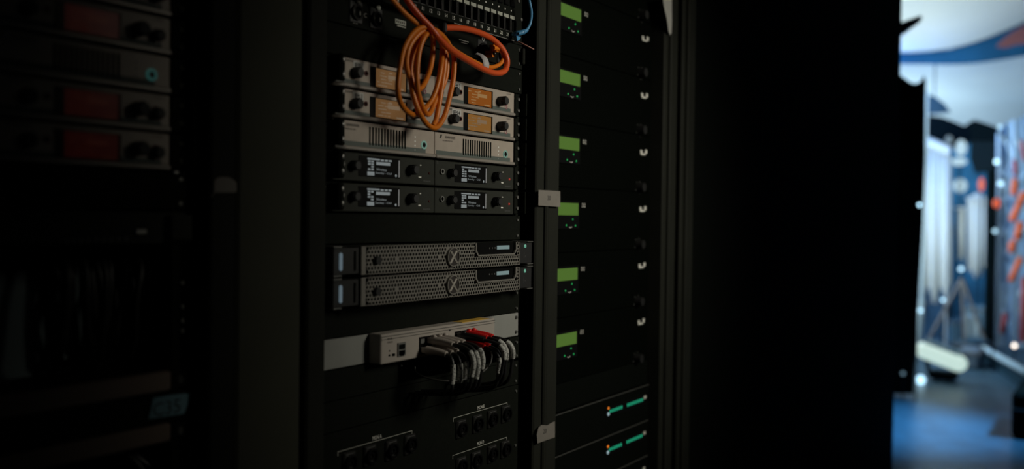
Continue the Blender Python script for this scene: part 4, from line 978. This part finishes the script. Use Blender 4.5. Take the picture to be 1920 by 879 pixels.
# low blue clutter : cases behind
for i, (pa, pb, pt, pb2, X, c, lb) in enumerate((
    (1738, 1775, 562, 640, 11.0, (.02, .09, .17), 'dark blue case under the broad curtain'), (1776, 1806, 600, 650, 10.4, (.12, .26, .38), 'mid blue case behind the tripod legs'),
    (1806, 1845, 575, 645, 10.2, (.20, .36, .50), 'pale blue case left of the mast foot'), (1786, 1848, 640, 668, 9.12, (.02, .08, .13), 'long dark case behind the glowing tube'),
    (1795, 1835, 655, 706, 8.6, (.16, .22, .30), 'greyish blue bin right of the glowing tube'))):
    a = Q(pa, pt, X); c_ = Q(pb, pb2, X)
    b = MB(); b.box(X, X+.35, c_.y, a.y, max(0, c_.z), a.z, bev=.02); t = thing('equipment_case', lb, 'equipment case', ((X+.17), (a.y+c_.y)/2, max(0, c_.z)), 'cases on the stage')
    b.build('body', mat('case_%d' % i, c, .6, noise=.2, nscale=5), t)
    b = MB(); b.box(X-.006, X+.356, c_.y-.004, a.y+.004, a.z-.035, a.z-.015); b.build('rim', wd_, t)
# stage deck; its lit edge is painted as a pale tube
t = thing('stage_deck', 'low blue stage deck with a pale edge painted as lit at the lower right', 'stage deck', Q(1900, 720, 8.2))
a = Q(1838, 650, 9.4); c_ = Q(1935, 705, 7.6)
b = MB(); b.add([a, c_, c_+Vector((.4, -.9, 0)), a+Vector((.6, -1.0, 0)), Vector((a.x, a.y, 0)), Vector((c_.x, c_.y, 0)), Vector((c_.x+.4, c_.y-.9, 0)), Vector((a.x+.6, a.y-1, 0))],
    [(0, 1, 2, 3), (0, 1, 5, 4), (1, 2, 6, 5), (2, 3, 7, 6), (3, 0, 4, 7), (4, 5, 6, 7)]); b.build('deck', mat('deck_blue', (.012, .05, .085), .6), t)
b = MB(); b.tube([a+Vector((-.03, .02, .02)), c_+Vector((-.03, .02, .02))], .026, n=8, sub=1); b.build('painted_lit_edge', mat('pale_blue_edge', (.60, .78, .92), .5), t)
# dark box at the lower right corner
g0 = Q(1897, 735, 6.0); b = MB(); b.box(6.0, 6.6, g0.y-.9, g0.y, 0, g0.z, bev=.02); t = thing('flight_case', 'black flight case at the lower right corner on the blue floor', 'flight case', (6.3, g0.y-.45, 0)); b.build('body', M['deep'], t)
b = MB(); b.box(5.99, 6.0, g0.y-.9, g0.y, g0.z*.62, g0.z*.66); b.build('lid_seam', M['dullsteel'], t)
# truss tower at the right
t = thing('truss_tower', 'pale blue lattice truss tower at the right edge', 'truss', Q(1890, 655, 9.8))
tm = mat('truss_metal', (.45, .60, .75), .45, .2)
chords = [((1874, 250), (1872, 660), 9.8), ((1884, 235), (1882, 655), 10.6), ((1902, 225), (1902, 640), 9.8), ((1935, 200), (1935, 660), 9.8)]
for a, c, X in chords:
    b = MB(); bar(b, Q(*a, X), Q(*c, X), .026); b.build('chord', tm, t)
b = MB()
for i in range(8):
    y0 = 245+i*52; A = (1874, y0) if i % 2 == 0 else (1902, y0); B_ = (1902, y0+52) if i % 2 == 0 else (1874, y0+52)
    bar(b, Q(*A, 9.8), Q(*B_, 9.8), .014)
    A = (1902, y0+10) if i % 2 == 0 else (1935, y0+10); B_ = (1935, y0+62) if i % 2 == 0 else (1902, y0+62)
    bar(b, Q(*A, 9.8), Q(*B_, 9.8), .020)
b.build('lattice_braces', tm, t)
slab('stage_cloth', [(1868, 240), (1940, 210), (1940, 680), (1862, 660)], 12.5, .04, mat('blue_grey_cloth', (.50, .62, .74), .9, noise=.35, nscale=3), 'mottled blue-grey cloth behind the truss tower', 'cloth')
slab('stage_cloth', [(1738, 250), (1870, 240), (1866, 670), (1738, 670)], 13.4, .04, mat('deep_blue_cloth', (.03, .16, .30), .9, noise=.5, nscale=3), 'deep blue cloth behind the white curtains', 'cloth')
oc = mat('orange_red_strap', (.85, .16, .06), .6); rc = mat('dark_red_strap', (.40, .07, .08), .7)
for i, (a, c, r, m_, lb) in enumerate((((1903, 302), (1905, 326), .022, rc, 'short red strap highest on the truss tower'), ((1904, 338), (1901, 362), .030, oc, 'second red strap down on the truss tower'),
    ((1922, 362), (1898, 412), .032, oc, 'orange-red diagonal strap level with the right orange lamp'), ((1914, 420), (1908, 446), .034, oc, 'broad orange-red strap below the diagonal one'),
    ((1899, 455), (1897, 470), .030, oc, 'small orange-red strap at mid height'), ((1914, 485), (1896, 525), .028, oc, 'long orange-red strap below mid height'),
    ((1916, 265), (1922, 300), .02, rc, 'thin red strap beside the top truss brace'), ((1922, 520), (1918, 640), .03, rc, 'long dark red strap at the right picture edge'), ((1885, 590), (1880, 622), .026, rc, 'dark red strap low on the truss tower'))):
    b = MB(); b.tube([Q(*a, 9.5), Q((a[0]+c[0])/2, (a[1]+c[1])/2, 9.45), Q(*c, 9.5)], r, n=10); tag(b.build('ratchet_strap', m_), lb, 'strap', 'red straps on the truss tower')
